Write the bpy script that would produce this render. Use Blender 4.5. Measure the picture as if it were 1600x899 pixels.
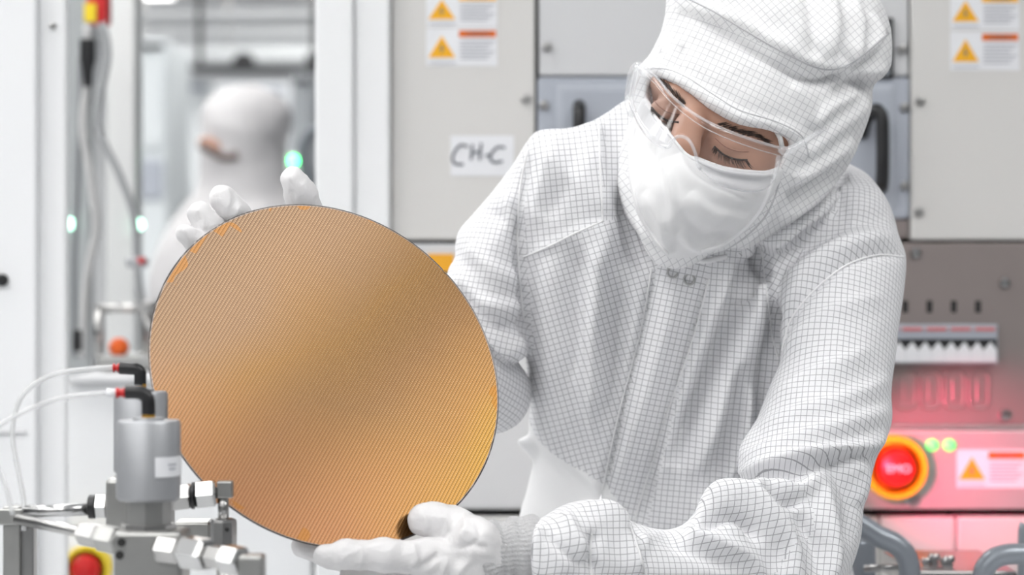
import bpy, bmesh, math, random
import numpy as np
from mathutils import Vector, Matrix
from mathutils.bvhtree import BVHTree

# ------------------------------------------------------------------ clear
for o in list(bpy.data.objects): bpy.data.objects.remove(o)
scene = bpy.context.scene
COL = scene.collection
random.seed(3); rng = np.random.default_rng(5)

# ------------------------------------------------------------------ camera, world, exposure
F = 3778.0            # focal length in pixels of a 1600 px wide frame
CAMZ = 1.25
cam = bpy.data.cameras.new('camera'); camo = bpy.data.objects.new('camera', cam)
COL.objects.link(camo); scene.camera = camo
camo.location = (0, 0, CAMZ); camo.rotation_euler = (math.pi/2, 0, 0)
cam.sensor_width = 36; cam.lens = 36*F/1600
cam.clip_start = .05; cam.clip_end = 100
cam.dof.use_dof = True; cam.dof.focus_distance = 2.03; cam.dof.aperture_fstop = 5.0

world = bpy.data.worlds.new('world'); scene.world = world; world.use_nodes = True
bg = world.node_tree.nodes['Background']
bg.inputs[0].default_value = (.93, .96, 1, 1); bg.inputs[1].default_value = .17
scene.view_settings.view_transform = 'Standard'; scene.view_settings.look = 'None'
scene.view_settings.gamma = 1; scene.view_settings.use_curve_mapping = False
scene.view_settings.exposure = -0.18
LAMP = 8.5            # brightness of the ceiling light diffusers

# ------------------------------------------------------------------ pixel helpers (frame 1600x899)
def W(px, py, d):
    return np.array([(px-800)/F*d, d, CAMZ-(py-449.5)/F*d])
def proj(P):
    y = np.maximum(P[:, 1], .05)
    return 800+F*P[:, 0]/y, 449.5-F*(P[:, 2]-CAMZ)/y

# ------------------------------------------------------------------ materials
MATS = {}
def mat(name, color=(.8, .8, .8), rough=.5, metal=0, emit=None, estr=0, spec=.5, noise=0, nscale=20, bump=0, bscale=60, trans=0, alpha=1, coat=0):
    if name in MATS: return MATS[name]
    m = bpy.data.materials.new(name); m.use_nodes = True; MATS[name] = m
    nt = m.node_tree; b = nt.nodes['Principled BSDF']
    b.inputs['Base Color'].default_value = (*color, 1); b.inputs['Roughness'].default_value = rough
    b.inputs['Metallic'].default_value = metal; b.inputs['Specular IOR Level'].default_value = spec
    b.inputs['Transmission Weight'].default_value = trans; b.inputs['Coat Weight'].default_value = coat
    if emit: b.inputs['Emission Color'].default_value = (*emit, 1); b.inputs['Emission Strength'].default_value = estr
    tc = nt.nodes.new('ShaderNodeTexCoord')
    if noise:
        n = nt.nodes.new('ShaderNodeTexNoise'); n.inputs['Scale'].default_value = nscale; n.inputs['Detail'].default_value = 4
        nt.links.new(tc.outputs['Object'], n.inputs['Vector'])
        r = nt.nodes.new('ShaderNodeMapRange'); r.inputs[3].default_value = 1-noise; r.inputs[4].default_value = 1+noise
        nt.links.new(n.outputs['Fac'], r.inputs[0])
        x = nt.nodes.new('ShaderNodeVectorMath'); x.operation = 'SCALE'; x.inputs[0].default_value = color
        nt.links.new(r.outputs[0], x.inputs['Scale']); nt.links.new(x.outputs[0], b.inputs['Base Color'])
    if bump:
        n2 = nt.nodes.new('ShaderNodeTexNoise'); n2.inputs['Scale'].default_value = bscale; n2.inputs['Detail'].default_value = 3
        nt.links.new(tc.outputs['Object'], n2.inputs['Vector'])
        bp = nt.nodes.new('ShaderNodeBump'); bp.inputs['Strength'].default_value = bump; bp.inputs['Distance'].default_value = .002
        nt.links.new(n2.outputs['Fac'], bp.inputs['Height']); nt.links.new(bp.outputs[0], b.inputs['Normal'])
    return m

def fabric(name, base, line, lw=.08, cell=.0053, rough=.75, bumpk=.25, bscale=35):
    """white antistatic cloth with a woven grid of fine dark threads (grid follows the cloth's own UV)"""
    m = bpy.data.materials.new(name); m.use_nodes = True; MATS[name] = m
    nt = m.node_tree; N = nt.nodes; L = nt.links; b = N['Principled BSDF']
    b.inputs['Roughness'].default_value = rough; b.inputs['Specular IOR Level'].default_value = .25
    b.inputs['Sheen Weight'].default_value = .1
    uv = N.new('ShaderNodeUVMap'); uv.uv_map = 'UVMap'
    sp = N.new('ShaderNodeSeparateXYZ'); L.new(uv.outputs[0], sp.inputs[0])
    outs = []
    for k in (0, 1):
        d = N.new('ShaderNodeMath'); d.operation = 'DIVIDE'; d.inputs[1].default_value = cell; L.new(sp.outputs[k], d.inputs[0])
        p = N.new('ShaderNodeMath'); p.operation = 'PINGPONG'; p.inputs[1].default_value = .5; L.new(d.outputs[0], p.inputs[0])
        r = N.new('ShaderNodeMapRange'); r.inputs[1].default_value = lw*.35; r.inputs[2].default_value = lw
        r.inputs[3].default_value = 1; r.inputs[4].default_value = 0; L.new(p.outputs[0], r.inputs[0]); outs.append(r)
    mx = N.new('ShaderNodeMath'); mx.operation = 'MAXIMUM'; L.new(outs[0].outputs[0], mx.inputs[0]); L.new(outs[1].outputs[0], mx.inputs[1])
    mix = N.new('ShaderNodeMix'); mix.data_type = 'RGBA'; mix.inputs[6].default_value = (*base, 1); mix.inputs[7].default_value = (*line, 1)
    L.new(mx.outputs[0], mix.inputs[0]); L.new(mix.outputs[2], b.inputs['Base Color'])
    tc = N.new('ShaderNodeTexCoord')
    n = N.new('ShaderNodeTexNoise'); n.inputs['Scale'].default_value = bscale; n.inputs['Detail'].default_value = 5; n.inputs['Roughness'].default_value = .55
    n.inputs['Distortion'].default_value = .6
    L.new(tc.outputs['Object'], n.inputs['Vector'])
    bp = N.new('ShaderNodeBump'); bp.inputs['Strength'].default_value = bumpk; bp.inputs['Distance'].default_value = .012
    L.new(n.outputs['Fac'], bp.inputs['Height']); L.new(bp.outputs[0], b.inputs['Normal'])
    return m

# ------------------------------------------------------------------ object helpers
def link(o, parent=None):
    COL.objects.link(o)
    if parent is not None: o.parent = parent
    return o
def empty(name, label, cat, group=None):
    o = bpy.data.objects.new(name, None); COL.objects.link(o); return tag(o, label, cat, group)
def tag(o, label, cat, group=None):
    o['label'] = label; o['category'] = cat
    if group: o['group'] = group
    return o
def struct(o): o['kind'] = 'structure'; return o
def mesh_obj(name, V, Fc, m, parent=None, smooth=True, uv=None, label=None):
    me = bpy.data.meshes.new(name)
    me.from_pydata([tuple(map(float, v)) for v in V] if not isinstance(V, np.ndarray) else V.tolist(), [], Fc.tolist() if isinstance(Fc, np.ndarray) else Fc)
    if uv is not None:
        l = me.uv_layers.new(name='UVMap'); l.data.foreach_set('uv', np.asarray(uv, dtype=np.float32).ravel())
    if smooth: me.polygons.foreach_set('use_smooth', [True]*len(me.polygons))
    me.materials.append(m); me.update()
    o = bpy.data.objects.new(name, me); link(o, parent)
    if label: o['label'] = label
    return o
def bm_obj(name, bm, m, parent=None, smooth=False, label=None):
    bmesh.ops.recalc_face_normals(bm, faces=bm.faces)
    me = bpy.data.meshes.new(name); bm.to_mesh(me); bm.free()
    if smooth: me.polygons.foreach_set('use_smooth', [True]*len(me.polygons))
    me.materials.append(m); o = bpy.data.objects.new(name, me); link(o, parent)
    if label: o['label'] = label
    return o
def add_box(bm, c, s, rot=None, bevel=0, seg=2):
    r = bmesh.ops.create_cube(bm, size=1); vs = r['verts']
    M = Matrix.Translation(Vector(c)) @ (rot or Matrix()) @ Matrix.Diagonal((*s, 1))
    bmesh.ops.transform(bm, matrix=M, verts=vs)
    if bevel:
        es = list({e for v in vs for e in v.link_edges})
        bmesh.ops.bevel(bm, geom=es, offset=bevel, segments=seg, affect='EDGES', profile=.5)
def box(name, c, s, m, parent=None, bevel=.001, label=None, rot=None):
    bm = bmesh.new(); add_box(bm, c, s, rot, bevel); return bm_obj(name, bm, m, parent, label=label)
def pbox(name, x0, y0, x1, y1, d, t, m, parent=None, bevel=.0015, label=None):
    """box whose front face covers the pixels x0..x1, y0..y1 at distance d, t deep behind it"""
    a = W(x0, y0, d); b = W(x1, y1, d)
    return box(name, ((a[0]+b[0])/2, d+t/2, (a[2]+b[2])/2), (abs(b[0]-a[0]), t, abs(a[2]-b[2])), m, parent, bevel, label)
def lathe(bm, prof, origin, axis, n=32):
    """prof: list of (radius, height along axis)"""
    axis = Vector(axis).normalized(); q = axis.to_track_quat('Z', 'Y'); rings = []
    for r, h in prof:
        rings.append([bm.verts.new(Vector(origin) + q @ Vector((r*math.cos(2*math.pi*i/n), r*math.sin(2*math.pi*i/n), h))) for i in range(n)])
    for a, b in zip(rings[:-1], rings[1:]):
        for i in range(n): bm.faces.new((a[i], a[(i+1) % n], b[(i+1) % n], b[i]))
    bm.faces.new(rings[0][::-1]); bm.faces.new(rings[-1])
def lathe_obj(name, prof, origin, axis, m, parent=None, n=32, label=None, sharp=True):
    bm = bmesh.new(); lathe(bm, prof, origin, axis, n)
    o = bm_obj(name, bm, m, parent, smooth=(n > 8), label=label)
    if n > 8:
        md = o.modifiers.new('edge', 'EDGE_SPLIT'); md.split_angle = math.radians(35)
    return o
def cr(pts, n=6, closed=False):
    """Catmull-Rom through points"""
    P = np.asarray(pts, float); out = []; k = len(P)
    rngk = range(k if closed else k-1)
    for i in rngk:
        if closed: p0, p1, p2, p3 = P[(i-1) % k], P[i], P[(i+1) % k], P[(i+2) % k]
        else: p0, p1, p2, p3 = P[max(i-1, 0)], P[i], P[i+1], P[min(i+2, k-1)]
        for j in range(n):
            t = j/n
            out.append(.5*((2*p1)+(-p0+p2)*t+(2*p0-5*p1+4*p2-p3)*t*t+(-p0+3*p1-3*p2+p3)*t**3))
    if not closed: out.append(P[-1])
    return np.array(out)
def tube_mesh(bm, P, R, n=10, caps=True):
    P = [Vector(p) for p in P]; k = len(P)
    R = [R]*k if not hasattr(R, '__len__') else R
    T = [(P[min(i+1, k-1)]-P[max(i-1, 0)]).normalized() for i in range(k)]
    u = T[0].orthogonal().normalized(); rings = []
    for i in range(k):
        u = (u-T[i]*u.dot(T[i]))
        u = u.normalized() if u.length > 1e-6 else T[i].orthogonal().normalized()
        v = T[i].cross(u)
        rings.append([bm.verts.new(P[i]+R[i]*(math.cos(2*math.pi*j/n)*u+math.sin(2*math.pi*j/n)*v)) for j in range(n)])
    for a, b in zip(rings[:-1], rings[1:]):
        for j in range(n): bm.faces.new((a[j], a[(j+1) % n], b[(j+1) % n], b[j]))
    if caps: bm.faces.new(rings[0][::-1]); bm.faces.new(rings[-1])
def tube(name, P, R, m, parent=None, n=12, label=None):
    bm = bmesh.new(); tube_mesh(bm, P, R, n); return bm_obj(name, bm, m, parent, True, label)
def text_obj(name, s, c, h, m, parent, rotx=math.pi/2, sx=1):
    cu = bpy.data.curves.new(name, 'FONT'); cu.body = s; cu.size = h; cu.align_x = 'CENTER'; cu.align_y = 'CENTER'; cu.extrude = .0002
    t = bpy.data.objects.new(name, cu); COL.objects.link(t)
    dg = bpy.context.evaluated_depsgraph_get(); me = bpy.data.meshes.new_from_object(t.evaluated_get(dg))
    bpy.data.objects.remove(t); me.materials.clear(); me.materials.append(m)
    o = bpy.data.objects.new(name, me); link(o, parent); o.location = c; o.rotation_euler = (rotx, 0, 0); o.scale = (sx, 1, 1)
    return o

# ------------------------------------------------------------------ implicit-surface modelling (numpy)
class Poly2:
    """signed distance to a closed pixel outline, tabulated"""
    def __init__(s, pts, smooth=5, pad=260, step=2.5):
        P = cr(pts, smooth, True) if smooth else np.asarray(pts, float)
        s.x0 = P[:, 0].min()-pad; s.y0 = P[:, 1].min()-pad; s.step = step
        nx = int((P[:, 0].max()+pad-s.x0)/step)+2; ny = int((P[:, 1].max()+pad-s.y0)/step)+2
        X, Y = np.meshgrid(s.x0+step*np.arange(nx), s.y0+step*np.arange(ny), indexing='ij')
        D = np.full(X.shape, 1e9); ins = np.zeros(X.shape, bool)
        for a, b in zip(P, np.roll(P, -1, 0)):
            e = b-a; l2 = e@e
            if l2 < 1e-9: continue
            t = np.clip(((X-a[0])*e[0]+(Y-a[1])*e[1])/l2, 0, 1)
            D = np.minimum(D, (X-a[0]-t*e[0])**2+(Y-a[1]-t*e[1])**2)
            c = ((a[1] > Y) != (b[1] > Y)) & (X < (b[0]-a[0])*(Y-a[1])/((b[1]-a[1]) if abs(b[1]-a[1]) > 1e-9 else 1e-9)+a[0])
            ins ^= c
        s.T = np.where(ins, -1, 1)*np.sqrt(D)
    def __call__(s, px, py):
        u = np.clip((px-s.x0)/s.step, 0, s.T.shape[0]-1.001); v = np.clip((py-s.y0)/s.step, 0, s.T.shape[1]-1.001)
        i = u.astype(int); j = v.astype(int); a = u-i; b = v-j
        return (s.T[i, j]*(1-a)+s.T[i+1, j]*a)*(1-b)+(s.T[i, j+1]*(1-a)+s.T[i+1, j+1]*a)*b

def inflated(poly, y0, h, r):
    """pillow: outline in the picture plane at its own distance y0(px,py), half depth h, rounding r"""
    def f(P):
        px, py = proj(P); d2 = poly(px, py)*P[:, 1]/F
        yy = y0(px, py) if callable(y0) else y0
        hh = h(px, py) if callable(h) else h
        q1 = d2+r; q2 = (np.abs(P[:, 1]-yy)-hh)*(r/np.maximum(hh, r)) + r if False else np.abs(P[:, 1]-yy)-hh+r
        return np.minimum(np.maximum(q1, q2), 0)+np.sqrt(np.maximum(q1, 0)**2+np.maximum(q2, 0)**2)-r
    return f
def cone(a, b, ra, rb):
    a = np.asarray(a, float); b = np.asarray(b, float); ba = b-a; l2 = ba@ba
    def f(P):
        t = np.clip(((P-a)@ba)/l2, 0, 1)
        return np.linalg.norm(P-a-t[:, None]*ba, axis=1)-(ra+(rb-ra)*t)
    return f
def chain(pts, rs):
    fs = [cone(pts[i], pts[i+1], rs[i], rs[i+1]) for i in range(len(pts)-1)]
    def f(P):
        d = fs[0](P)
        for g in fs[1:]: d = smin(d, g(P), .006)
        return d
    return f
def ellip(c, r, R=None):
    c = np.asarray(c, float); r = np.asarray(r, float)
    def f(P):
        q = P-c
        if R is not None: q = q@R
        k = np.linalg.norm(q/r, axis=1)
        return (k-1)*r.min()*np.clip(1+0*k, 1, 1)
    return f
def smin(a, b, k):
    h = np.clip(.5+.5*(b-a)/k, 0, 1); return b+(a-b)*h-k*h*(1-h)
def smax(a, b, k): return -smin(-a, -b, k)

def surface(f, lo, hi, h, B=8, lip=1.5):
    lo = np.asarray(lo, float); n = (np.ceil((np.asarray(hi)-lo)/h/B).astype(int)+1)*B
    nb = n//B
    bi = np.stack(np.meshgrid(*[np.arange(k) for k in nb], indexing='ij'), -1).reshape(-1, 3)
    fc = f(lo+(bi*B+(B-1)/2)*h)
    vol = np.repeat(np.repeat(np.repeat(np.where(fc > 0, 1., -1.).reshape(nb).astype(np.float32), B, 0), B, 1), B, 2)
    act = bi[np.abs(fc) < B*h*.9*lip]
    off = np.stack(np.meshgrid(*[np.arange(B)]*3, indexing='ij'), -1).reshape(-1, 3)
    for k in range(0, len(act), 400):
        g = (act[k:k+400, None, :]*B+off[None]).reshape(-1, 3)
        vol[g[:, 0], g[:, 1], g[:, 2]] = f(lo+g*h)
    vol[[0, -1]] = np.maximum(vol[[0, -1]], 1e-3); vol[:, [0, -1]] = np.maximum(vol[:, [0, -1]], 1e-3); vol[:, :, [0, -1]] = np.maximum(vol[:, :, [0, -1]], 1e-3)
    s = vol < 0
    cnt = np.zeros(np.array(vol.shape)-1, np.int8)
    cs = [(i, j, k) for i in (0, 1) for j in (0, 1) for k in (0, 1)]
    sl = lambda a, c: a[c[0]:a.shape[0]-1+c[0], c[1]:a.shape[1]-1+c[1], c[2]:a.shape[2]-1+c[2]]
    for c in cs: cnt += sl(s, c)
    cells = np.argwhere((cnt > 0) & (cnt < 8))
    idx = -np.ones(cnt.shape, np.int32); idx[cells[:, 0], cells[:, 1], cells[:, 2]] = np.arange(len(cells))
    val = {c: vol[cells[:, 0]+c[0], cells[:, 1]+c[1], cells[:, 2]+c[2]] for c in cs}
    acc = np.zeros((len(cells), 3)); num = np.zeros(len(cells))
    for c in cs:
        for ax in range(3):
            if c[ax]: continue
            d = list(c); d[ax] = 1; d = tuple(d); a, b = val[c], val[d]
            m = (a < 0) != (b < 0); t = np.where(m, a/np.where(m, a-b, 1), 0)
            p = np.tile(np.array(c, float), (len(cells), 1)); p[:, ax] = t
            acc += p*m[:, None]; num += m
    V = lo+(cells+acc/num[:, None])*h
    faces = []
    for ax in range(3):
        u, v = (ax+1) % 3, (ax+2) % 3
        a = s; b = np.roll(s, -1, ax)
        e = np.argwhere(a != b)
        e = e[(e[:, ax] < vol.shape[ax]-1) & (e[:, u] > 0) & (e[:, v] > 0) & (e[:, u] < vol.shape[u]-1) & (e[:, v] < vol.shape[v]-1)]
        q = []
        for du, dv in ((-1, -1), (0, -1), (0, 0), (-1, 0)):
            w = e.copy(); w[:, u] += du; w[:, v] += dv; q.append(idx[w[:, 0], w[:, 1], w[:, 2]])
        q = np.stack(q, 1); flip = ~s[e[:, 0], e[:, 1], e[:, 2]]
        q[flip] = q[flip][:, ::-1]; faces.append(q)
    Q = np.concatenate(faces); Q = Q[(Q >= 0).all(1)]
    return V, Q
def smooth_mesh(V, Q, it=2, lam=.5):
    e = np.concatenate([Q[:, [0, 1]], Q[:, [1, 2]], Q[:, [2, 3]], Q[:, [3, 0]]]); n = len(V)
    i = np.concatenate([e[:, 0], e[:, 1]]); j = np.concatenate([e[:, 1], e[:, 0]]); c = np.maximum(np.bincount(i, minlength=n), 1)
    for _ in range(it):
        A = np.stack([np.bincount(i, V[j, k], n) for k in range(3)], 1)/c[:, None]
        V = V+lam*(A-V)
    return V
def normals(V, Q):
    fn = np.cross(V[Q[:, 2]]-V[Q[:, 0]], V[Q[:, 3]]-V[Q[:, 1]]); n = len(V)
    N = np.stack([sum(np.bincount(Q[:, k], fn[:, a], n) for k in range(4)) for a in range(3)], 1)
    return N/np.maximum(np.linalg.norm(N, axis=1), 1e-12)[:, None]
def stroke_field(px, py, pts, wl, wr=None, taper=.18):
    """soft ridge profile along a pixel polyline; different falloff on its two sides"""
    wr = wr or wl; P = cr(pts, 5)
    seg = np.linalg.norm(np.diff(P, axis=0), axis=1); L = seg.sum(); s0 = np.concatenate([[0], np.cumsum(seg)])
    out = np.zeros(len(px)); m = (px > P[:, 0].min()-3*max(wl, wr)) & (px < P[:, 0].max()+3*max(wl, wr)) & (py > P[:, 1].min()-3*max(wl, wr)) & (py < P[:, 1].max()+3*max(wl, wr))
    if not m.any(): return out
    x = px[m]; y = py[m]; D = np.full(len(x), 1e9); T = np.zeros(len(x)); S = np.zeros(len(x))
    for k in range(len(P)-1):
        a = P[k]; e = P[k+1]-a; l2 = max(e@e, 1e-9)
        t = np.clip(((x-a[0])*e[0]+(y-a[1])*e[1])/l2, 0, 1)
        d = np.hypot(x-a[0]-t*e[0], y-a[1]-t*e[1]); b = d < D
        D = np.where(b, d, D); T = np.where(b, (s0[k]+t*seg[k])/L, T); S = np.where(b, (x-a[0])*e[1]-(y-a[1])*e[0], S)
    w = np.where(S > 0, wl, wr)
    out[m] = np.exp(-(D/w)**2)*np.clip(np.minimum(T, 1-T)/taper, 0, 1)**.6
    return out
def displace(V, Q, strokes, noise=0, nk=40, it=1):
    N = normals(V, Q); px, py = proj(V)
    view = V-np.array([0, 0, CAMZ]); view /= np.linalg.norm(view, axis=1)[:, None]
    fac = np.clip(-(N*view).sum(1)*2.2+.1, 0, 1); D = np.zeros(len(V))
    for st in strokes:
        pts, amp, wl = st[0], st[1], st[2]; wr = st[3] if len(st) > 3 else wl
        D += amp*.001*stroke_field(px, py, pts, wl, wr)
    D *= fac
    if noise:
        r = np.random.default_rng(11)
        X = V+.012*np.sin(V[:, [1, 2, 0]]*31+1)
        for k in range(9):
            d = r.normal(size=3); d /= np.linalg.norm(d); kk = nk*(1+.35*k)
            s = np.sin(X@d*kk+r.uniform(0, 6)+1.4*np.sin(X@r.normal(size=3)*nk*.35))
            D += noise*.001*(1-np.abs(s))**1.5*(1/(1+.25*k))*.6
    V = V+N*D[:, None]
    return smooth_mesh(V, Q, it, .3) if it else V
def planar_uv(V, Q, ang, c=(0, 0)):
    a = math.radians(ang) if np.isscalar(ang) else np.radians(ang)
    x, z = V[Q][:, :, 0], V[Q][:, :, 2]
    if not np.isscalar(ang): a = a[:, None]
    return np.stack([x*np.cos(a)+z*np.sin(a), -x*np.sin(a)+z*np.cos(a)], -1)
def axis_uv(V, Q, a, b, rad):
    """cloth coordinates of a sleeve: length along its axis, arc length round it (seam at the back)"""
    a = np.asarray(a, float); b = np.asarray(b, float); t = (b-a)/np.linalg.norm(b-a)
    e1 = np.array([0, -1., .35]); e1 -= t*(e1@t); e1 /= np.linalg.norm(e1); e2 = np.cross(t, e1)
    p = V[Q]-a; x = p@e1; y = p@e2; th = np.arctan2(y, x); c = th[:, :1]; th = c+(th-c+np.pi) % (2*np.pi)-np.pi
    r = np.clip(np.hypot(x, y), rad*.7, rad*1.7)
    return np.stack([th*r, p@t], -1)
def bvh_of(V, Q): return BVHTree.FromPolygons(V.tolist(), Q.tolist())
def drape(bvh, pts, n=8, lift=0):
    """points of a seam: where the cloth lies behind each pixel of a polyline"""
    out = []
    for x, y in cr(pts, n):
        o = Vector((0, 0, CAMZ)); d = (Vector(W(x, y, 1.0))-o).normalized()
        h = bvh.ray_cast(o, d)
        if h[0] is not None: out.append(h[0]-d*lift)
    return out
def seam(name, bvh, pts, r, m, parent, n=8, lift=0, label=None):
    P = drape(bvh, pts, n, lift)
    return tube(name, P, r, m, parent, 8, label) if len(P) > 2 else None

# ------------------------------------------------------------------ shared materials
M_WHITEPAINT = mat('white_paint', (.85, .86, .875), .35, noise=.015)
M_CREAM = mat('cream_paint', (.67, .66, .645), .42, noise=.02, nscale=6)
M_PALE = mat('pale_grey_paint', (.64, .645, .66), .4, noise=.02, nscale=6)
M_BLUEGREY = mat('blue_grey_paint', (.43, .46, .52), .4, noise=.02)
M_BLACK = mat('black_plastic', (.012, .012, .014), .4)
M_DARK = mat('dark_gap', (.02, .02, .02), .7)
M_STEEL = mat('brushed_steel', (.46, .455, .45), .28, 1, noise=.08, nscale=40)
M_DULL = mat('dull_cast_steel', (.42, .42, .41), .38, .9, noise=.12, nscale=60)
M_CHROME = mat('polished_steel', (.55, .55, .55), .2, 1)
M_ALU = mat('anodised_aluminium', (.42, .43, .45), .42, .55, noise=.05, nscale=80)
M_PANEL = mat('brown_steel_panel', (.33, .285, .275), .38, .45, noise=.05, nscale=15)
M_GREYTUBE = mat('grey_coated_tube', (.33, .36, .40), .33, .35, noise=.06, nscale=30)
M_YELLOW = mat('yellow_plastic', (.78, .58, .01), .4)
M_RED = mat('red_plastic', (.55, .008, .008), .35)
M_ORANGE = mat('orange_plastic', (.85, .4, .02), .4)
M_BRASS = mat('brass', (.75, .42, .08), .3, .9)
M_PAPER = mat('paper_label', (.80, .81, .84), .5)
M_PRINT = mat('grey_print', (.45, .46, .5), .6)
M_WARN = mat('orange_red_print', (.75, .16, .02), .5)
M_TRI = mat('amber_print', (.9, .45, .01), .5)
M_INK = mat('marker_ink', (.13, .14, .17), .6)
M_HOSE = mat('clear_hose', (.78, .79, .8), .18, spec=.6)
M_HOSE.node_tree.nodes['Principled BSDF'].inputs['Alpha'].default_value = .5
M_CABLE = mat('grey_cable', (.35, .36, .37), .5)
M_LED = mat('green_led', (.1, .9, .2), .3, emit=(.12, 1, .2), estr=1.3)
M_SUIT = fabric('grid_cloth', (.78, .78, .80), (.36, .36, .38))
M_HOOD = fabric('hood_cloth', (.83, .83, .84), (.58, .58, .60), lw=.08, cell=.0054, bumpk=.2)
M_VEIL = mat('veil_cloth', (.80, .80, .81), .8, bump=.35, bscale=28, spec=.2)
M_HEM = mat('hem_cloth', (.84, .84, .85), .8, spec=.2)
M_SEAM = mat('seam_thread', (.55, .55, .57), .8, spec=.2)
M_GLOVE = mat('glove_latex', (.74, .73, .74), .45, bump=.9, bscale=90)
M_KNIT = mat('grey_knit', (.50, .50, .51), .9, bump=.6, bscale=600, noise=.12, nscale=400)
M_SKIN = mat('skin', (.47, .265, .19), .45, noise=.08, nscale=60)
M_HAIR = mat('dark_brown_hair', (.035, .018, .012), .5)

# ================================================================== THE ROOM
fl = struct(box('floor', (0.4, 6, -.05), (14, 24, .1), mat('floor_vinyl', (.6, .61, .62), .3, noise=.03), bevel=0))
wb = struct(box('wall_back', (0.4, 16.05, 1.5), (14, .1, 3.2), M_WHITEPAINT, bevel=0))
ce = struct(box('ceiling', (0.4, 6, 2.95), (14, 24, .1), mat('ceiling_tile', (.78, .79, .8), .6), bevel=0))
M_DIFF = mat('lamp_diffuser', (1, 1, 1), .5, emit=(1, .99, .97), estr=LAMP)
lamp0 = None
spots = [(x, -3.1+2*iy, 'row %s' % w) for x, w in ((-3.6, 'leftmost'), (-2.2, 'second from left'), (-.8, 'nearest the aisle')) for iy in range(9)]
spots += [(1.03, .9, 'pair'), (1.92, .9, 'pair'), (3.2, 4.9, 'far')]
ORD = ('nearest', 'second', 'third', 'fourth', 'fifth', 'sixth', 'seventh', 'eighth', 'farthest')
for k, (x, y, w) in enumerate(spots):
    if lamp0 is None:
        lamp0 = empty('ceiling_light', 'x', 'ceiling light')
        box('diffuser', (0, 0, -.012), (.62, 1.3, .02), M_DIFF, lamp0, 0)
        bm = bmesh.new()
        for sx in (-1, 1): add_box(bm, (sx*.325, 0, -.01), (.03, 1.36, .03)); add_box(bm, (0, sx*.665, -.01), (.68, .03, .03))
        bm_obj('lamp_frame', bm, M_WHITEPAINT, lamp0); t = lamp0
    else:
        t = lamp0.copy(); COL.objects.link(t)
        for ch in list(lamp0.children):
            c = ch.copy(); COL.objects.link(c); c.parent = t
    t.location = (x, y, 2.9); t['group'] = 'ceiling lights'
    if k < 27: t['label'] = '%s ceiling light panel of the %s, over the aisle' % (ORD[k % 9], w)
    else: t['label'] = ('left ceiling light panel of the pair mirrored in the wafer', 'right ceiling light panel of the pair mirrored in the wafer', 'single ceiling light panel above the right machine')[k-27]

# ================================================================== MACHINE BEHIND THE PERSON (3 m away)
D = 3.0
def screw(px, py, d, parent, r=.0065, m=M_STEEL, name='screw'):
    o = W(px, py, d)
    lathe_obj(name, [(r*.95, 0), (r, -.0015), (r*.8, -.006), (r*.35, -.0065), (r*.3, -.004)][::1], o, (0, 1, 0), m, parent, 14)
def warn_label(x0, y0, x1, y1, d, parent, cut=.45, head=M_WARN):
    """hazard sticker: white card, amber triangle with a bolt, red WARNING bar and lines of print"""
    lab = pbox('warning_label', x0, y0, x1, y1, d-.001, .001, M_PAPER, parent, 0, 'white hazard sticker with amber triangle')
    w = x1-x0; h = y1-y0; e = d-.0016; xc = x0+w*cut
    def flat(name, pts, m, dd):
        V = [W(x, y, dd) for x, y in pts]+[W(x, y, dd+.0004) for x, y in pts]; n = len(pts)
        Fc = [list(range(n)), list(range(2*n-1, n-1, -1))]+[[i, i+n, (i+1) % n+n, (i+1) % n] for i in range(n)]
        return mesh_obj(name, V, Fc, m, lab, False)
    tx = x0+w*.22; ty = y0+h*.78; tw = w*.19; th = h*.58
    flat('hazard_triangle', [(tx-tw, ty), (tx+tw, ty), (tx, ty-th)], M_TRI, e)
    flat('bolt_mark', [(tx+1, ty-th*.68), (tx-4, ty-th*.36), (tx, ty-th*.38), (tx-2, ty-th*.12), (tx+4, ty-th*.44), (tx, ty-th*.42)], M_INK, e-.0005)
    flat('warning_bar', [(xc+1, y0+h*.06), (x1-2, y0+h*.06), (x1-2, y0+h*.24), (xc+1, y0+h*.24)], head, e)
    text_obj('warning_text', 'WARNING', W((xc+x1)/2, y0+h*.15, e-.0006), h*.13*d/F, M_INK, lab)
    for k in range(6):
        yy = y0+h*(.34+.09*k); x2 = x1-4-(k % 3)*w*.05
        flat('print_line', [(xc+3, yy), (x2, yy), (x2, yy+h*.035), (xc+3, yy+h*.035)], M_PRINT, e)
    flat('print_line', [(x0+4, y0+h*.9), (xc-4, y0+h*.9), (xc-4, y0+h*.935), (x0+4, y0+h*.935)], M_PRINT, e)
    return lab

# --- cream cabinet, left of the person
c1 = empty('equipment_cabinet', 'cream equipment cabinet with CH-C paper, between white pillar and seated shoulder'.replace('seated shoulder', 'person'), 'cabinet')
pbox('cabinet_door', 611, -260, 836, 375, D, .5, M_CREAM, c1, .003)
for y0, y1, hd in ((-60, -14, M_WARN), (-12, 42, M_TRI), (44, 103, M_WARN)): warn_label(666, y0, 777, y1, D, c1, head=hd)
screw(822, 155, D, c1)
paper = pbox('paper_note', 704, 212, 803, 275, D-.0012, .001, M_PAPER, c1, 0, 'white paper reading CH-C in marker')
for pts in ([(731, 229), (720, 227), (711, 236), (707, 248), (711, 256), (724, 257)], [(738, 226), (736, 250)], [(752, 224), (749, 250)], [(737, 240), (751, 236)], [(758, 244), (765, 242)], [(789, 231), (778, 230), (769, 238), (766, 247), (772, 254), (785, 252)]):
    tube('marker_stroke', [W(x, y, D-.0016) for x, y in cr(pts, 5)], .0016, M_INK, paper, 6)
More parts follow.
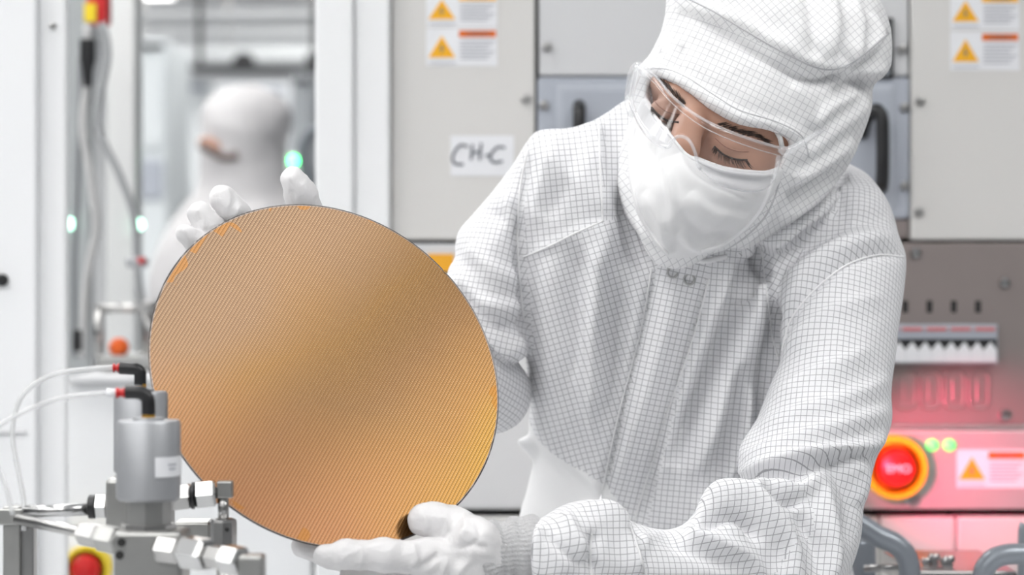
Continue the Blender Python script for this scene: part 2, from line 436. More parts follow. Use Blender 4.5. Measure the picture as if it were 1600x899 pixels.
# --- centre unit: upper panel, window and the blue-grey drawer with two pulls
c2 = empty('process_machine', 'pale grey machine front with blue-grey door and black pulls, behind the person', 'machine')
pbox('upper_panel', 842, -260, 1419, 118, D+.004, .5, M_PALE, c2, .002)
pbox('window_frame', 1090, 28, 1396, 123, D-.004, .008, M_BLACK, c2, .001); pbox('window_pane', 1097, 35, 1389, 117, D-.006, .004, mat('dark_glass', (.35, .38, .42), .08), c2, 0)
pbox('door', 840, 121, 1421, 341, D, .48, M_BLUEGREY, c2, .003)
pbox('door_plate', 870, 133, 1398, 327, D-.003, .006, mat('blue_grey_light', (.47, .50, .555), .38), c2, .0025)
pbox('door_inset', 878, 141, 1390, 319, D-.0045, .006, M_BLUEGREY, c2, .001)
tube('pull_handle', cr([W(905, 270, D-.01), W(905, 262, D-.03), W(905, 240, D-.035), W(905, 190, D-.035), W(905, 172, D-.03), W(905, 165, D-.01)], 5), .008, M_BLACK, c2)
tube('pull_handle', cr([W(1377, 293, D-.008), W(1378, 286, D-.03), W(1379, 265, D-.037), W(1379, 215, D-.037), W(1377, 182, D-.036), W(1366, 172, D-.032), W(1352, 190, D-.02), W(1346, 210, D-.006)], 6), .0085, M_BLACK, c2)
pbox('lower_trim', 842, 343, 1419, 372, D+.006, .45, M_PANEL, c2, .001)
for p in ((855, 73), (1410, 77), (850, 165), (1413, 168), (1413, 291), (850, 291)): screw(*p, D, c2)
# --- cream cabinet, right
c3 = empty('equipment_cabinet', 'cream equipment cabinet above the brown steel breaker panel, at right edge', 'cabinet')
pbox('cabinet_door', 1423, -260, 1780, 375, D, .5, M_CREAM, c3, .003)
for y0, y1, hd in ((-60, -12, M_WARN), (-10, 46, M_TRI), (49, 110, M_WARN)): warn_label(1485, y0, 1593, y1, D, c3, head=hd)
screw(1437, 158, D, c3); screw(1435, 332, D, c3)
# --- steel breaker panel
c4 = empty('breaker_panel', 'brown steel electrical panel with a row of breakers, right of the sleeve', 'electrical panel')
pbox('panel_sheet', 1020, 380, 1780, 664, D+.004, .4, M_PANEL, c4, .001)
for p in ((1430, 396), (1569, 442), (1569, 649)): screw(*p, D+.004, c4, .0075, M_CHROME)
pbox('breaker_frame', 1330, 507, 1559, 569, D-.002, .012, M_BLUEGREY, c4, .001)
for k in range(6):
    x = 1524-38*k
    pbox('red_stripe', x, 512, x+31, 517, D-.004, .004, mat('pink_red_stripe', (.65, .18, .18), .5), c4, 0)
    pbox('slot', x-0, 470, x+9, 489, D+.0025, .004, M_DARK, c4, .001)
    # raised rounded outline pressed below each breaker
    P = cr([W(a, b, D+.0035) for a, b in ((x-8, 585), (x+8, 580), (x+20, 587), (x+21, 612), (x+19, 634), (x+6, 639), (x-8, 634), (x-9, 610))], 4, True)
    bm = bmesh.new(); tube_mesh(bm, list(P)+[P[0]], .0022, 6); bm_obj('pressed_outline', bm, M_PANEL, c4, True)
    pbox('pressed_bar', x+2, 592, x+9, 626, D+.002, .004, M_PANEL, c4, .001)
pbox('breaker_recess', 1332, 530, 1557, 552, D-.0045, .004, M_BLACK, c4, 0)
for k in range(11):
    x = 1547-20.4*k
    V = []
    for dd in (D-.014, D-.003): V += [W(a, b, dd) for a, b in ((x-10, 566), (x+10, 566), (x+10, 547), (x+1, 534), (x-10, 547))]
    Fc = [[4, 3, 2, 1, 0], [5, 6, 7, 8, 9]]+[[i, (i+1) % 5, (i+1) % 5+5, i+5] for i in range(5)]
    mesh_obj('breaker_toggle', V, Fc, M_PAPER, c4, False)
# --- steel control strip with emergency stop, LEDs and sticker
c5 = empty('control_strip', 'steel control strip with red emergency button and green lamps, lower right', 'control panel')
pbox('strip_sheet', 1020, 673, 1780, 796, D-.006, .4, mat('pale_steel_sheet', (.55, .52, .52), .36, .4, noise=.03), c5, .0015)
pbox('strip_edge', 1020, 665, 1780, 671, D-.001, .3, M_DULL, c5, .001)
def estop(px, py, R, d, parent, text=True):
    o = W(px, py, d); r = R*d/F
    ring = lathe_obj('button_guard', [(r*.99, 0), (r, .03), (r*.94, .035), (r*.80, .035), (r*.74, .026), (r*.72, .004)], o, (0, -1, 0), M_YELLOW, parent, 40)
    b = lathe_obj('stop_button', [(r*.36, 0), (r*.36, .02), (r*.60, .022), (r*.64, .028), (r*.62, .04), (r*.50, .046), (r*.2, .049), (.0005, .05)], o, (0, -1, 0), M_RED, parent, 40)
    if text: text_obj('button_text', 'EMO', (o[0], o[1]-.0505, o[2]), r*.36, M_PAPER, b)
estop(1394, 729, 50, D-.006, c5)
for x in (1456, 1483):
    o = W(x, 696, D-.006)
    lathe_obj('indicator_lamp', [(.0075, 0), (.0075, .003), (.006, .007), (.003, .0085), (.0004, .009)], o, (0, -1, 0), M_LED, c5, 20, 'lit green indicator lamp')
warn_label(1495, 703, 1603, 763, D-.006, c5)
lathe_obj('key_lock', [(.009, 0), (.009, .006), (.007, .008), (.002, .008)], W(1425, 780, D-.006), (0, -1, 0), M_STEEL, c5, 16)
# red signal beacon on a stem, behind the sleeve: it throws the pink light over the steel panels
bc = tag(lathe_obj('signal_beacon', [(.012, 0), (.012, .012), (.014, .014), (.014, .04), (.010, .047), (.002, .05)], W(1296, 700, D-.36), (.63, .75, -.1), mat('red_lamp', (.8, .02, .02), .3, emit=(1, .04, .06), estr=3), None, 20),
         'red lit signal lamp on a stem, hidden behind the sleeve', 'signal lamp')
tube('stem', [W(1296, 700, D-.36), W(1290, 690, D-.2), W(1290, 690, D)], .005, M_STEEL, bc)
pl = bpy.data.lights.new('beacon_light', 'SPOT'); pl.energy = 16; pl.color = (1, .09, .2); pl.shadow_soft_size = .012; pl.spot_size = math.radians(44); pl.spot_blend = 1
plo = bpy.data.objects.new('beacon_light', pl); link(plo, bc); p0 = Vector(W(1312, 702, D-.31)); plo.location = p0
plo.rotation_euler = (Vector(W(1500, 722, D))-p0).to_track_quat('-Z', 'Y').to_euler()
# --- base cabinets below
for a, b, lb in ((1376, 1493, 'cream base cabinet front under the emergency button, beside grey tube handle'), (1495, 1780, 'cream base cabinet front under the control strip, at right edge'), (842, 1374, 'cream base cabinet front behind the person')):
    tag(pbox('base_cabinet', a, 808, b, 1300, D-.004, .4, M_CREAM, None, .004), lb, 'cabinet', 'base cabinets')
c6 = empty('base_cabinet', 'white machine base cabinet under the cream cabinet, right of the wafer', 'cabinet')
pbox('lower_door', 560, 428, 838, 797, D-.002, .45, mat('white_door', (.66, .66, .67), .4), c6, .006)
pbox('rail', 560, 381, 838, 426, D, .45, M_PALE, c6, .002); pbox('orange_tag', 668, 397, 709, 425, D-.004, .006, M_ORANGE, c6, .001)
pbox('plinth', 560, 808, 838, 1300, D-.002, .4, M_CREAM, c6, .004)
core = struct(pbox('trim_1', 560, -250, 1780, 1300, D+.05, .5, M_DARK, None, 0))
# --- white pillar
p1 = struct(pbox('trim_2', 492, -400, 552, 1500, D-.03, .3, M_WHITEPAINT, None, .004)); p1b = struct(pbox('trim_3', 553, -400, 609, 1500, D-.02, .3, M_WHITEPAINT, None, .004))

# ================================================================== LEFT FOREGROUND CABINET EDGE AND FAR HALL
lc = empty('tool_door', 'plain white equipment door with round black catch, at left edge', 'door')
pbox('door_leaf', -320, -500, 56, 1500, 2.75, .05, mat('bright_white', (.84, .85, .87), .35), lc, .003)
pbox('door_frame', 57, -500, 103, 1500, 2.77, .02, M_WHITEPAINT, lc, .004)
lathe_obj('catch', [(.007, 0), (.007, .006), (.005, .008), (.001, .008)], W(4, 438, 2.75), (0, -1, 0), M_BLACK, lc, 18)
pbox('door_rail', -320, 672, 40, 678, 2.745, .006, M_PALE, lc, .001)
screw(83, 40, 2.77, lc, .004)
# white post and cables in the gap
post = tag(pbox('support_post', 166, -300, 211, 1500, 3.9, .08, mat('post_paint', (.72, .73, .73), .4), None, .004), 'white vertical post behind hanging grey cables, left of far technician', 'post')
sb = empty('red_switch_box', 'small red and yellow switch box at top of the hanging cables', 'switch')
pbox('box_body', 135, -40, 166, 36, 3.6, .05, M_RED, sb, .004); pbox('yellow_plate', 131, 5, 150, 34, 3.594, .006, M_YELLOW, sb, .001)
def cable(pts, d, r, lab, m=M_CABLE):
    return tag(tube('cable', [W(x, y, d) for x, y in cr(pts, 6)], r, m), lab, 'cable')
cable([(137, 40), (137, 120), (130, 200), (145, 300), (150, 360), (135, 440), (128, 560)], 3.6, .0065, 'pale grey cable hanging straight down from the black plug', mat('pale_cable', (.5, .5, .5), .5))
cable([(160, 36), (168, 90), (152, 190), (185, 270), (208, 335), (215, 420), (225, 480), (262, 520)], 3.58, .006, 'grey cable curving right across the white post')
cable([(126, 90), (124, 210), (120, 330), (116, 420), (117, 560)], 3.65, .004, 'thin dark cable at the edge of white door', mat('dark_cable', (.2, .21, .22), .5))
tag(lathe_obj('cable_plug', [(.012, 0), (.012, .03), (.007, .05), (.006, .07)], W(137, 62, 3.59), (0, 0, -1), M_BLACK, None, 16), 'black plug at the top of a pale hanging cable', 'plug')
gp = tag(pbox('grey_backing', 100, -300, 140, 1500, 4.2, .04, mat('grey_paint', (.38, .40, .41), .5), None, 0), 'grey upright panel behind the hanging cables beside white door', 'panel')
# green lamps out of focus
M_LED2 = mat('green_led_bright', (.1, .9, .3), .3, emit=(.05, 1, .25), estr=14); M_LED3 = mat('pale_green_led', (.6, 1, .8), .3, emit=(.5, 1, .75), estr=5)
def led(px, py, d, m, parent, lb):
    lathe_obj('indicator_lamp', [(.009, 0), (.009, .004), (.006, .01), (.001, .012)], W(px, py, d), (0, -1, 0), m, parent, 16, lb)
led(217, 351, 3.9, M_LED3, post, 'pale green indicator lamp'); led(110, 350, 4.2, M_LED3, gp, 'faint green indicator lamp')
ar = empty('monitor_arm', 'dark curved arm with bright green lamp above the raised fingertip', 'arm')
tube('curved_arm', [W(x, y, 5.0) for x, y in cr([(500, 200), (484, 208), (474, 228), (474, 256), (482, 280), (488, 310), (488, 420)], 5)], .011, mat('arm_grey', (.16, .18, .2), .5), ar)
pbox('lamp_box', 448, 240, 476, 268, 5.02, .05, M_WHITEPAINT, ar, .004); led(459, 251, 5.02, M_LED2, ar, 'bright green lamp')
pbox('arm_stand', 478, 400, 500, 1000, 4.98, .06, M_DULL, ar, .004)

# equipment low in the gap
eq = empty('gas_manifold', 'blurred steel pipe manifold behind the valve, beside white post', 'manifold')
tube('pipe', [W(150, 482, 3.5), W(250, 482, 3.5)], .007, M_STEEL, eq); tube('pipe', [W(155, 480, 3.5), W(155, 560, 3.5)], .007, M_STEEL, eq); tube('pipe', [W(235, 470, 3.52), W(235, 570, 3.52)], .012, M_STEEL, eq)
pbox('valve_block', 196, 402, 228, 418, 3.5, .03, M_ALU, eq, .004); pbox('red_tab', 215, 402, 226, 412, 3.495, .006, M_RED, eq, .001); pbox('black_grip', 112, 515, 125, 550, 3.5, .02, M_BLACK, eq, .003)
pbox('base_block', 150, 556, 262, 579, 3.45, .2, M_DULL, eq, .004)
lathe_obj('knob', [(.014, 0), (.014, .012), (.009, .02), (.001, .021)], W(187, 543, 3.48), (0, -1, 0), mat('orange_red_knob', (.75, .12, .01), .4), eq, 20, 'orange-red knob')
wbx = empty('white_bench', 'white equipment bench below the wafer, behind the steel valves', 'bench')
pbox('bench_body', 104, 600, 488, 1500, 3.3, .6, M_WHITEPAINT, wbx, .004); pbox('bench_top', 104, 588, 488, 600, 3.28, .64, M_PALE, wbx, .003)
es = empty('emergency_button', 'yellow and red emergency button low on white bench, left', 'button'); estop(141, 886, 37, 3.29, es, False)
pbox('backing_plate', 104, 850, 178, 925, 3.29, .01, M_PAPER, es, .002)

# far hall: tools along the aisle, overhead rail, second technician
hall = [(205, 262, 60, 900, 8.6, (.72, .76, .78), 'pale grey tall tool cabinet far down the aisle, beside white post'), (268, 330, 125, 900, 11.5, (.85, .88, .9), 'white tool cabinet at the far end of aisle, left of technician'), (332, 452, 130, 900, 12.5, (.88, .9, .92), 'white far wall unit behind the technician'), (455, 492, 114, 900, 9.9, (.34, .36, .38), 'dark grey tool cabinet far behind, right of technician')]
for x0, x1, y0, y1, d, c, lb in hall:
    t = empty('tool_cabinet', lb, 'cabinet', 'tools far down the aisle')
    m_ = mat('hall_%d' % x0, c, .45, noise=.05, nscale=3)
    pbox('cabinet_body', x0, y0, x1, y1, d, .6, m_, t, .01)
    pbox('cabinet_door', x0+6, y0+30, x1-6, y0+170, d-.02, .02, m_, t, .006); pbox('vent_panel', x0+8, y0+190, x1-8, y0+250, d-.02, .02, M_BLUEGREY, t, .004)
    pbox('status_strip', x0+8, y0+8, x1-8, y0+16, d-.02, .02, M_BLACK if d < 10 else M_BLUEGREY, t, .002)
rl = empty('overhead_rail', 'black overhead transport rail with dark carrier, high above technician', 'rail')
pbox('rail_beam', 300, 100, 500, 111, 9.5, .08, M_BLACK, rl, .003); pbox('rail_bracket', 215, 98, 300, 108, 9.5, .06, mat('rail_grey', (.3, .31, .32), .5), rl, .003)
V = [];
for dd in (9.4, 9.7): V += [W(a, b, dd) for a, b in ((358, 108), (403, 108), (394, 86), (386, 82), (374, 82), (366, 88))]
mesh_obj('carrier', V, [[5, 4, 3, 2, 1, 0], [6, 7, 8, 9, 10, 11]]+[[i, (i+1) % 6, (i+1) % 6+6, i+6] for i in range(6)], M_BLACK, rl, False)
for hx in (310, 490): z0 = W(hx, 100, 9.5)[2]; box('hanger_rod', (W(hx, 0, 9.5)[0], 9.54, (z0+2.9)/2), (.02, .02, 2.9-z0+.02), M_DARK, rl, 0)
pbox('carrier', 478, 82, 500, 110, 9.4, .2, M_BLACK, rl, .01)
for y0, y1, d, c, lb in ((14, 30, 10, (.5, .51, .52), 'dark grey cable tray hanging under far ceiling, highest'), (46, 56, 10.6, (.65, .66, .67), 'grey cable tray under far ceiling, middle one'), (70, 98, 11.2, (.6, .62, .63), 'wide grey duct above the black overhead rail')):
    tr = empty('cable_tray', lb, 'cable tray'); pbox('tray_body', 205, y0, 500, y1, d, .3, mat('tray%d' % y0, c, .5), tr, .01)
    for hx in (215, 350, 485): z0 = W(hx, y0, d)[2]; box('hanger_rod', (W(hx, 0, d)[0], d+.15, (z0+2.9)/2-.005), (.02, .02, 2.9-z0+.02), M_STEEL, tr, 0)

def quick_person(parent):
    """the blurred technician far behind: hooded suit as one body"""
    d = 5.6; s = d/F
    prim = [(ellip(W(378, 235, d), (.092, .12, .135)), .03), (ellip(W(386, 185, d), (.102, .12, .072)), .012), (cone(W(388, 300, d), W(380, 420, d+.05), .09, .20), .06),
            (cone(W(310, 470, d), W(468, 450, d+.1), .09, .09), .08), (cone(W(300, 480, d), W(255, 700, d), .075, .055), .05), (cone(W(480, 470, d+.1), W(505, 690, d), .075, .055), .05),
            (cone(W(385, 420, d), W(385, 760, d), .19, .18), .06), (cone(W(360, 780, d), (W(350, 780, d)[0], d, .1), .10, .075), .05), (cone(W(412, 780, d), (W(420, 780, d)[0], d, .1), .10, .075), .05)]
    def f(P):
        q = prim[0][0](P)
        for g, k in prim[1:]: q = smin(q, g(P), k)
        return q
    V, Q = surface(f, (W(200, 0, d)[0], d-.3, -.02), (W(560, 0, d)[0], d+.4, 1.85), .016)
    V = smooth_mesh(V, Q, 2); V = displace(V, Q, [([(330, 190), (390, 205), (440, 195)], 8, 12), ([(330, 330), (380, 350), (430, 330)], 10, 14)], 6, 25)
    V[:, 2] = np.maximum(V[:, 2], .01)
    mesh_obj('body', V, Q, mat('far_suit', (.56, .55, .56), .8, spec=.2), parent, True)
    bm = bmesh.new(); bmesh.ops.create_uvsphere(bm, u_segments=20, v_segments=12, radius=1)
    bmesh.ops.transform(bm, matrix=Matrix.Translation(Vector(W(343, 231, d-.085))) @ Matrix.Rotation(math.radians(18), 4, 'Y') @ Matrix.Diagonal((.052, .03, .020, 1)), verts=bm.verts)
    bm_obj('face', bm, mat('far_skin', (.42, .22, .15), .5), parent, True)
    tube('glasses', [W(x, y, d-.12) for x, y in cr([(312, 226), (330, 236), (350, 245), (372, 243)], 4)], .010, mat('far_glasses', (.16, .12, .11), .25), parent)
tp = empty('person', 'person in white hooded cleanroom suit standing far behind the wafer, out of focus', 'person'); quick_person(tp)

# ================================================================== VALVES, LEFT FOREGROUND
def hexnut(name, a, b, r, m, parent, n=6):
    a = Vector(a); b = Vector(b); L = (b-a).length
    return lathe_obj(name, [(r*.82, 0), (r, L*.12), (r, L*.88), (r*.82, L)], a, (b-a), m, parent, n)
def valve(label, cx, top, bot, hw, d, neck_bot, hosepts, sc, sticker):
    v = empty('pneumatic_valve', label, 'valve', 'gas line valves'); r = hw*d/F; q = d/F
    c = W(cx, bot, d); hgt = (bot-top)*q
    lathe_obj('actuator', [(r*.90, 0), (r, .002), (r, hgt-.002), (r*.94, hgt), (r*.5, hgt), (r*.48, hgt+.002), (.001, hgt+.002)], c, (0, 0, 1), M_ALU, v, 40)
    lathe_obj('bonnet', [(r*.72, 0), (r*.72, (neck_bot-bot)*q)], c, (0, 0, -1), M_DULL, v, 8)
    if sticker:
        bm = bmesh.new(); n = 8; z0, z1 = W(0, sticker[3], d)[2], W(0, sticker[1], d)[2]
        a0 = math.asin(max(-1, min(1, (sticker[0]-cx)/hw))); a1 = math.asin(max(-1, min(1, (sticker[2]-cx)/hw))); rr = r+.0004; rows = []
        for i in range(n+1):
            a = a0+(a1-a0)*i/n; rows.append([bm.verts.new((c[0]+rr*math.sin(a), c[1]-rr*math.cos(a), z)) for z in (z0, z1)])
        for i in range(n): bm.faces.new((rows[i][0], rows[i+1][0], rows[i+1][1], rows[i][1]))
        o = bm_obj('sticker', bm, M_PAPER, v); md = o.modifiers.new('thick', 'SOLIDIFY'); md.thickness = .0003
        am = (a0+a1)/2
        for k, wd_ in ((0, .008), (1, .006)):
            box('print_mark', (c[0]+rr*math.sin(am), c[1]-rr*math.cos(am)-.0011, (z0+z1)/2+.0015-.003*k), (wd_, .0004, .0012), M_PRINT, o, 0, rot=Matrix.Rotation(am, 4, 'Z'))
    return v, c, r, q
DV = 1.72
v1, c, r, q = valve('nearer grey cylinder valve with white sticker and black tube elbow on top', 232, 657, 782, 50, DV, 832, None, 1, (249, 712, 283, 743))
lathe_obj('brass_ring', [(10.5*q, 0), (10.5*q, 9*q)], W(232, 654, DV), (0, 0, 1), M_BRASS, v1, 20)
el = tube('tube_elbow', cr([W(232, 648, DV), W(232, 632, DV), W(230, 622, DV), W(222, 615, DV), W(212, 613, DV), W(196, 613, DV)], 5), 10.8*q, M_BLACK, v1, 16)
lathe_obj('red_collar', [(8*q, 0), (8*q, 5*q), (6*q, 6*q), (6*q, 11*q), (8.5*q, 12*q), (8.5*q, 15*q)], W(197, 614, DV), (-1, 0, 0), M_RED, v1, 16)
tube('clear_sleeve', [W(184, 615, DV), W(166, 614, DV)], 7*q, M_PAPER, v1, 12)
tube('air_hose', cr([W(170, 614, DV), W(110, 620, DV), W(60, 634, DV), W(20, 653, DV), W(-8, 672, DV), W(-20, 695, DV), W(-8, 720, DV), W(10, 765, DV), W(20, 805, DV)], 6), 3.6*q, M_HOSE, v1, 8)
box('valve_body', (c[0]+.003, DV, W(0, 868, DV)[2]), (.048, .046, .038), M_DULL, v1, .003)
for x, y in ((187, 868), (190, 848)): lathe_obj('vent_hole', [(.003, 0), (.003, .001)], W(x, y, DV-.0235), (0, -1, 0), M_DARK, v1, 12)
lathe_obj('lower_bonnet', [(.018, 0), (.020, .003), (.020, .012)], W(232, 845, DV), (0, 0, 1), M_STEEL, v1, 8)
# front line: tube, nut left, nuts right
tube('gas_tube', [W(28, 812, DV+.09), W(140, 834, DV+.02)], 9*DV/F, M_STEEL, v1, 16)
hexnut('hex_nut', W(128, 833, DV+.025), W(158, 840, DV+.01), 20*q, M_STEEL, v1); hexnut('hex_nut', W(156, 840, DV+.01), W(188, 846, DV), 23*q, M_DULL, v1)
tube('gas_tube', [W(225, 855, DV-.01), W(290, 862, DV-.035)], 9*q, M_STEEL, v1, 16)
hexnut('hex_nut', W(248, 857, DV-.02), W(285, 862, DV-.03), 22*q, M_STEEL, v1); hexnut('hex_nut', W(288, 862, DV-.035), W(325, 868, DV-.05), 27*q, M_CHROME, v1)
hexnut('hex_nut', W(327, 869, DV-.05), W(352, 873, DV-.06), 19*q, M_STEEL, v1); hexnut('hex_nut', W(350, 873, DV-.06), W(380, 879, DV-.07), 24*q, M_CHROME, v1)
box('elbow_block', tuple(W(394, 892, DV-.08)), (.017, .02, .022), M_DULL, v1, .002)
tube('gas_tube', [W(396, 900, DV-.08), W(396, 1100, DV-.08)], .006, M_STEEL, v1)
tube('gas_tube', [W(232, 885, DV), W(232, 1150, DV)], .012, M_STEEL, v1)
# rear valve
DR = 1.82
v2, c2_, r2, q2 = valve('farther grey cylinder valve half hidden behind the nearer one, black elbow above', 220, 612, 740, 42, DR, 800, None, 1, None)
lathe_obj('brass_ring', [(9*q2, 0), (9*q2, 6*q2)], W(220, 606, DR), (0, 0, 1), M_BRASS, v2, 20)
tube('tube_elbow', cr([W(219, 602, DR), W(219, 588, DR), W(218, 581, DR), W(212, 577, DR), W(203, 576, DR), W(187, 575, DR)], 5), 9.6*q2, M_BLACK, v2, 16)
lathe_obj('red_collar', [(7*q2, 0), (7*q2, 4*q2), (4.5*q2, 5*q2), (4.5*q2, 8*q2), (7*q2, 9*q2), (7*q2, 11*q2)], W(188, 575, DR), (-1, 0, 0), M_RED, v2, 16)
tube('air_hose', cr([W(178, 574, DR), W(140, 577, DR), W(100, 582, DR), W(65, 594, DR), W(38, 616, DR), W(23, 648, DR), W(20, 690, DR), W(29, 740, DR), W(37, 785, DR), W(37, 830, DR)], 6), 4.2*q2, M_HOSE, v2, 8)
box('valve_body', (c2_[0], DR, W(0, 790, DR)[2]), (.046, .046, .045), M_DULL, v2, .004)
tube('gas_tube', [W(38, 800, DR), W(150, 796, DR)], 9.5*q2, M_CHROME, v2, 16)
hexnut('black_gasket', W(138, 792, DR), W(150, 792, DR), 19*q2, M_BLACK, v2, 16); hexnut('hex_nut', W(149, 791, DR), W(168, 791, DR), 21*q2, M_CHROME, v2); hexnut('hex_nut', W(168, 790, DR), W(195, 788, DR), 22*q2, M_STEEL, v2)
hexnut('hex_nut', W(262, 779, DR), W(300, 775, DR), 22*q2, M_STEEL, v2); hexnut('black_gasket', W(299, 775, DR), W(305, 775, DR), 21*q2, M_BLACK, v2, 16); hexnut('hex_nut', W(305, 774, DR), W(338, 771, DR), 23*q2, M_CHROME, v2)
tube('gas_tube', [W(336, 771, DR), W(352, 768, DR)], 9*q2, M_STEEL, v2)
box('elbow_block', tuple(W(352, 765, DR)), (.0115, .012, .0125), M_DULL, v2, .001)
tube('gas_tube', [W(349, 776, DR), W(349, 815, DR)], 8.5*q2, M_STEEL, v2)
lathe_obj('check_valve', [(14*q2, 0), (19*q2, 2*q2), (20*q2, 6*q2), (20*q2, 70*q2), (16*q2, 72*q2)], W(350, 810, DR), (0, 0, -1), M_STEEL, v2, 8)
lathe_obj('vent_hole', [(.0016, 0), (.0016, .0008)], W(355, 828, DR-.0101), (0, -1, 0), M_DARK, v2, 10)
tube('gas_tube', [W(350, 860, DR), W(350, 1100, DR)], .006, M_STEEL, v2)
# the post carrying the lines
ps = empty('line_post', 'square steel post carrying the gas lines, lower left corner', 'post')
box('post_bar', (W(22, 0, DV+.11)[0], DV+.11, .56), (.013, .02, 1.05), M_DULL, ps, .001); box('post_bar', (W(38, 0, DR)[0], DR+.012, .56), (.012, .014, 1.05), M_STEEL, ps, .001)
box('post_cap', tuple(W(22, 806, DV+.11)), (.018, .026, .012), M_DULL, ps, .001)
mb = tag(pbox('manifold_bar', 270, 815, 330, 850, 2.0, .03, M_DULL, None, .003), 'flat steel manifold bar behind the check valve below wafer', 'bar')

# ================================================================== GREY TUBE HANDLES, LOWER RIGHT
h1 = empty('tubular_frame', 'bent grey tube frame beside the elbow, lower right', 'frame', 'tube frames')
DH = 2.42
tube('bent_tube', cr([W(1337, 816, DH), W(1350, 824, DH), W(1372, 838, DH), W(1398, 850, DH), W(1415, 868, DH), W(1422, 900, DH), W(1423, 1000, DH), W(1423, 1200, DH)], 7), 17*DH/F, M_GREYTUBE, h1, 20)
tube('bent_tube', cr([W(1342, 845, DH+.06), W(1345, 880, DH+.06), W(1345, 1200, DH+.06)], 4), 24*DH/F, M_GREYTUBE, h1, 20)
tube('cross_rod', [W(1350, 889, DH+.03), W(1410, 887, DH+.03)], 6*DH/F, M_STEEL, h1)
h2 = empty('tubular_frame', 'bent grey tube frame at bottom right corner', 'frame', 'tube frames')
tube('bent_tube', cr([W(1535, 1200, DH-.05), W(1535, 960, DH-.05), W(1535, 905, DH-.05), W(1545, 880, DH-.05), W(1568, 868, DH-.05), W(1605, 866, DH-.05), W(1680, 866, DH-.05)], 7), 16*DH/F, M_GREYTUBE, h2, 20)
tube('bent_tube', cr([W(1608, 830, DH+.05), W(1606, 860, DH+.05), W(1606, 1200, DH+.05)], 4), 16*DH/F, M_GREYTUBE, h2, 20)
bl = empty('bolt_cluster', 'group of steel bolts and pins between the two grey tube handles', 'bolts')
for x, y, r_ in ((1447, 872, 8), (1460, 866, 9), (1476, 872, 8), (1483, 869, 9), (1452, 884, 13), (1478, 884, 16), (1505, 892, 10), (1462, 892, 10)):
    o = W(x, y, 2.55); lathe_obj('bolt', [(r_*.8*2.55/F, 0), (r_*2.55/F, -.002), (r_*2.55/F, -.006), (r_*.7*2.55/F, -.0065), (r_*.7*2.55/F, -.05)], o, (0, 0, 1), M_CHROME, bl, 12)
pbox('plate', 1425, 893, 1590, 930, 2.5, .2, M_STEEL, bl, .002)

# ================================================================== THE WAFER
wc = W(513, 581.5, 1.95)
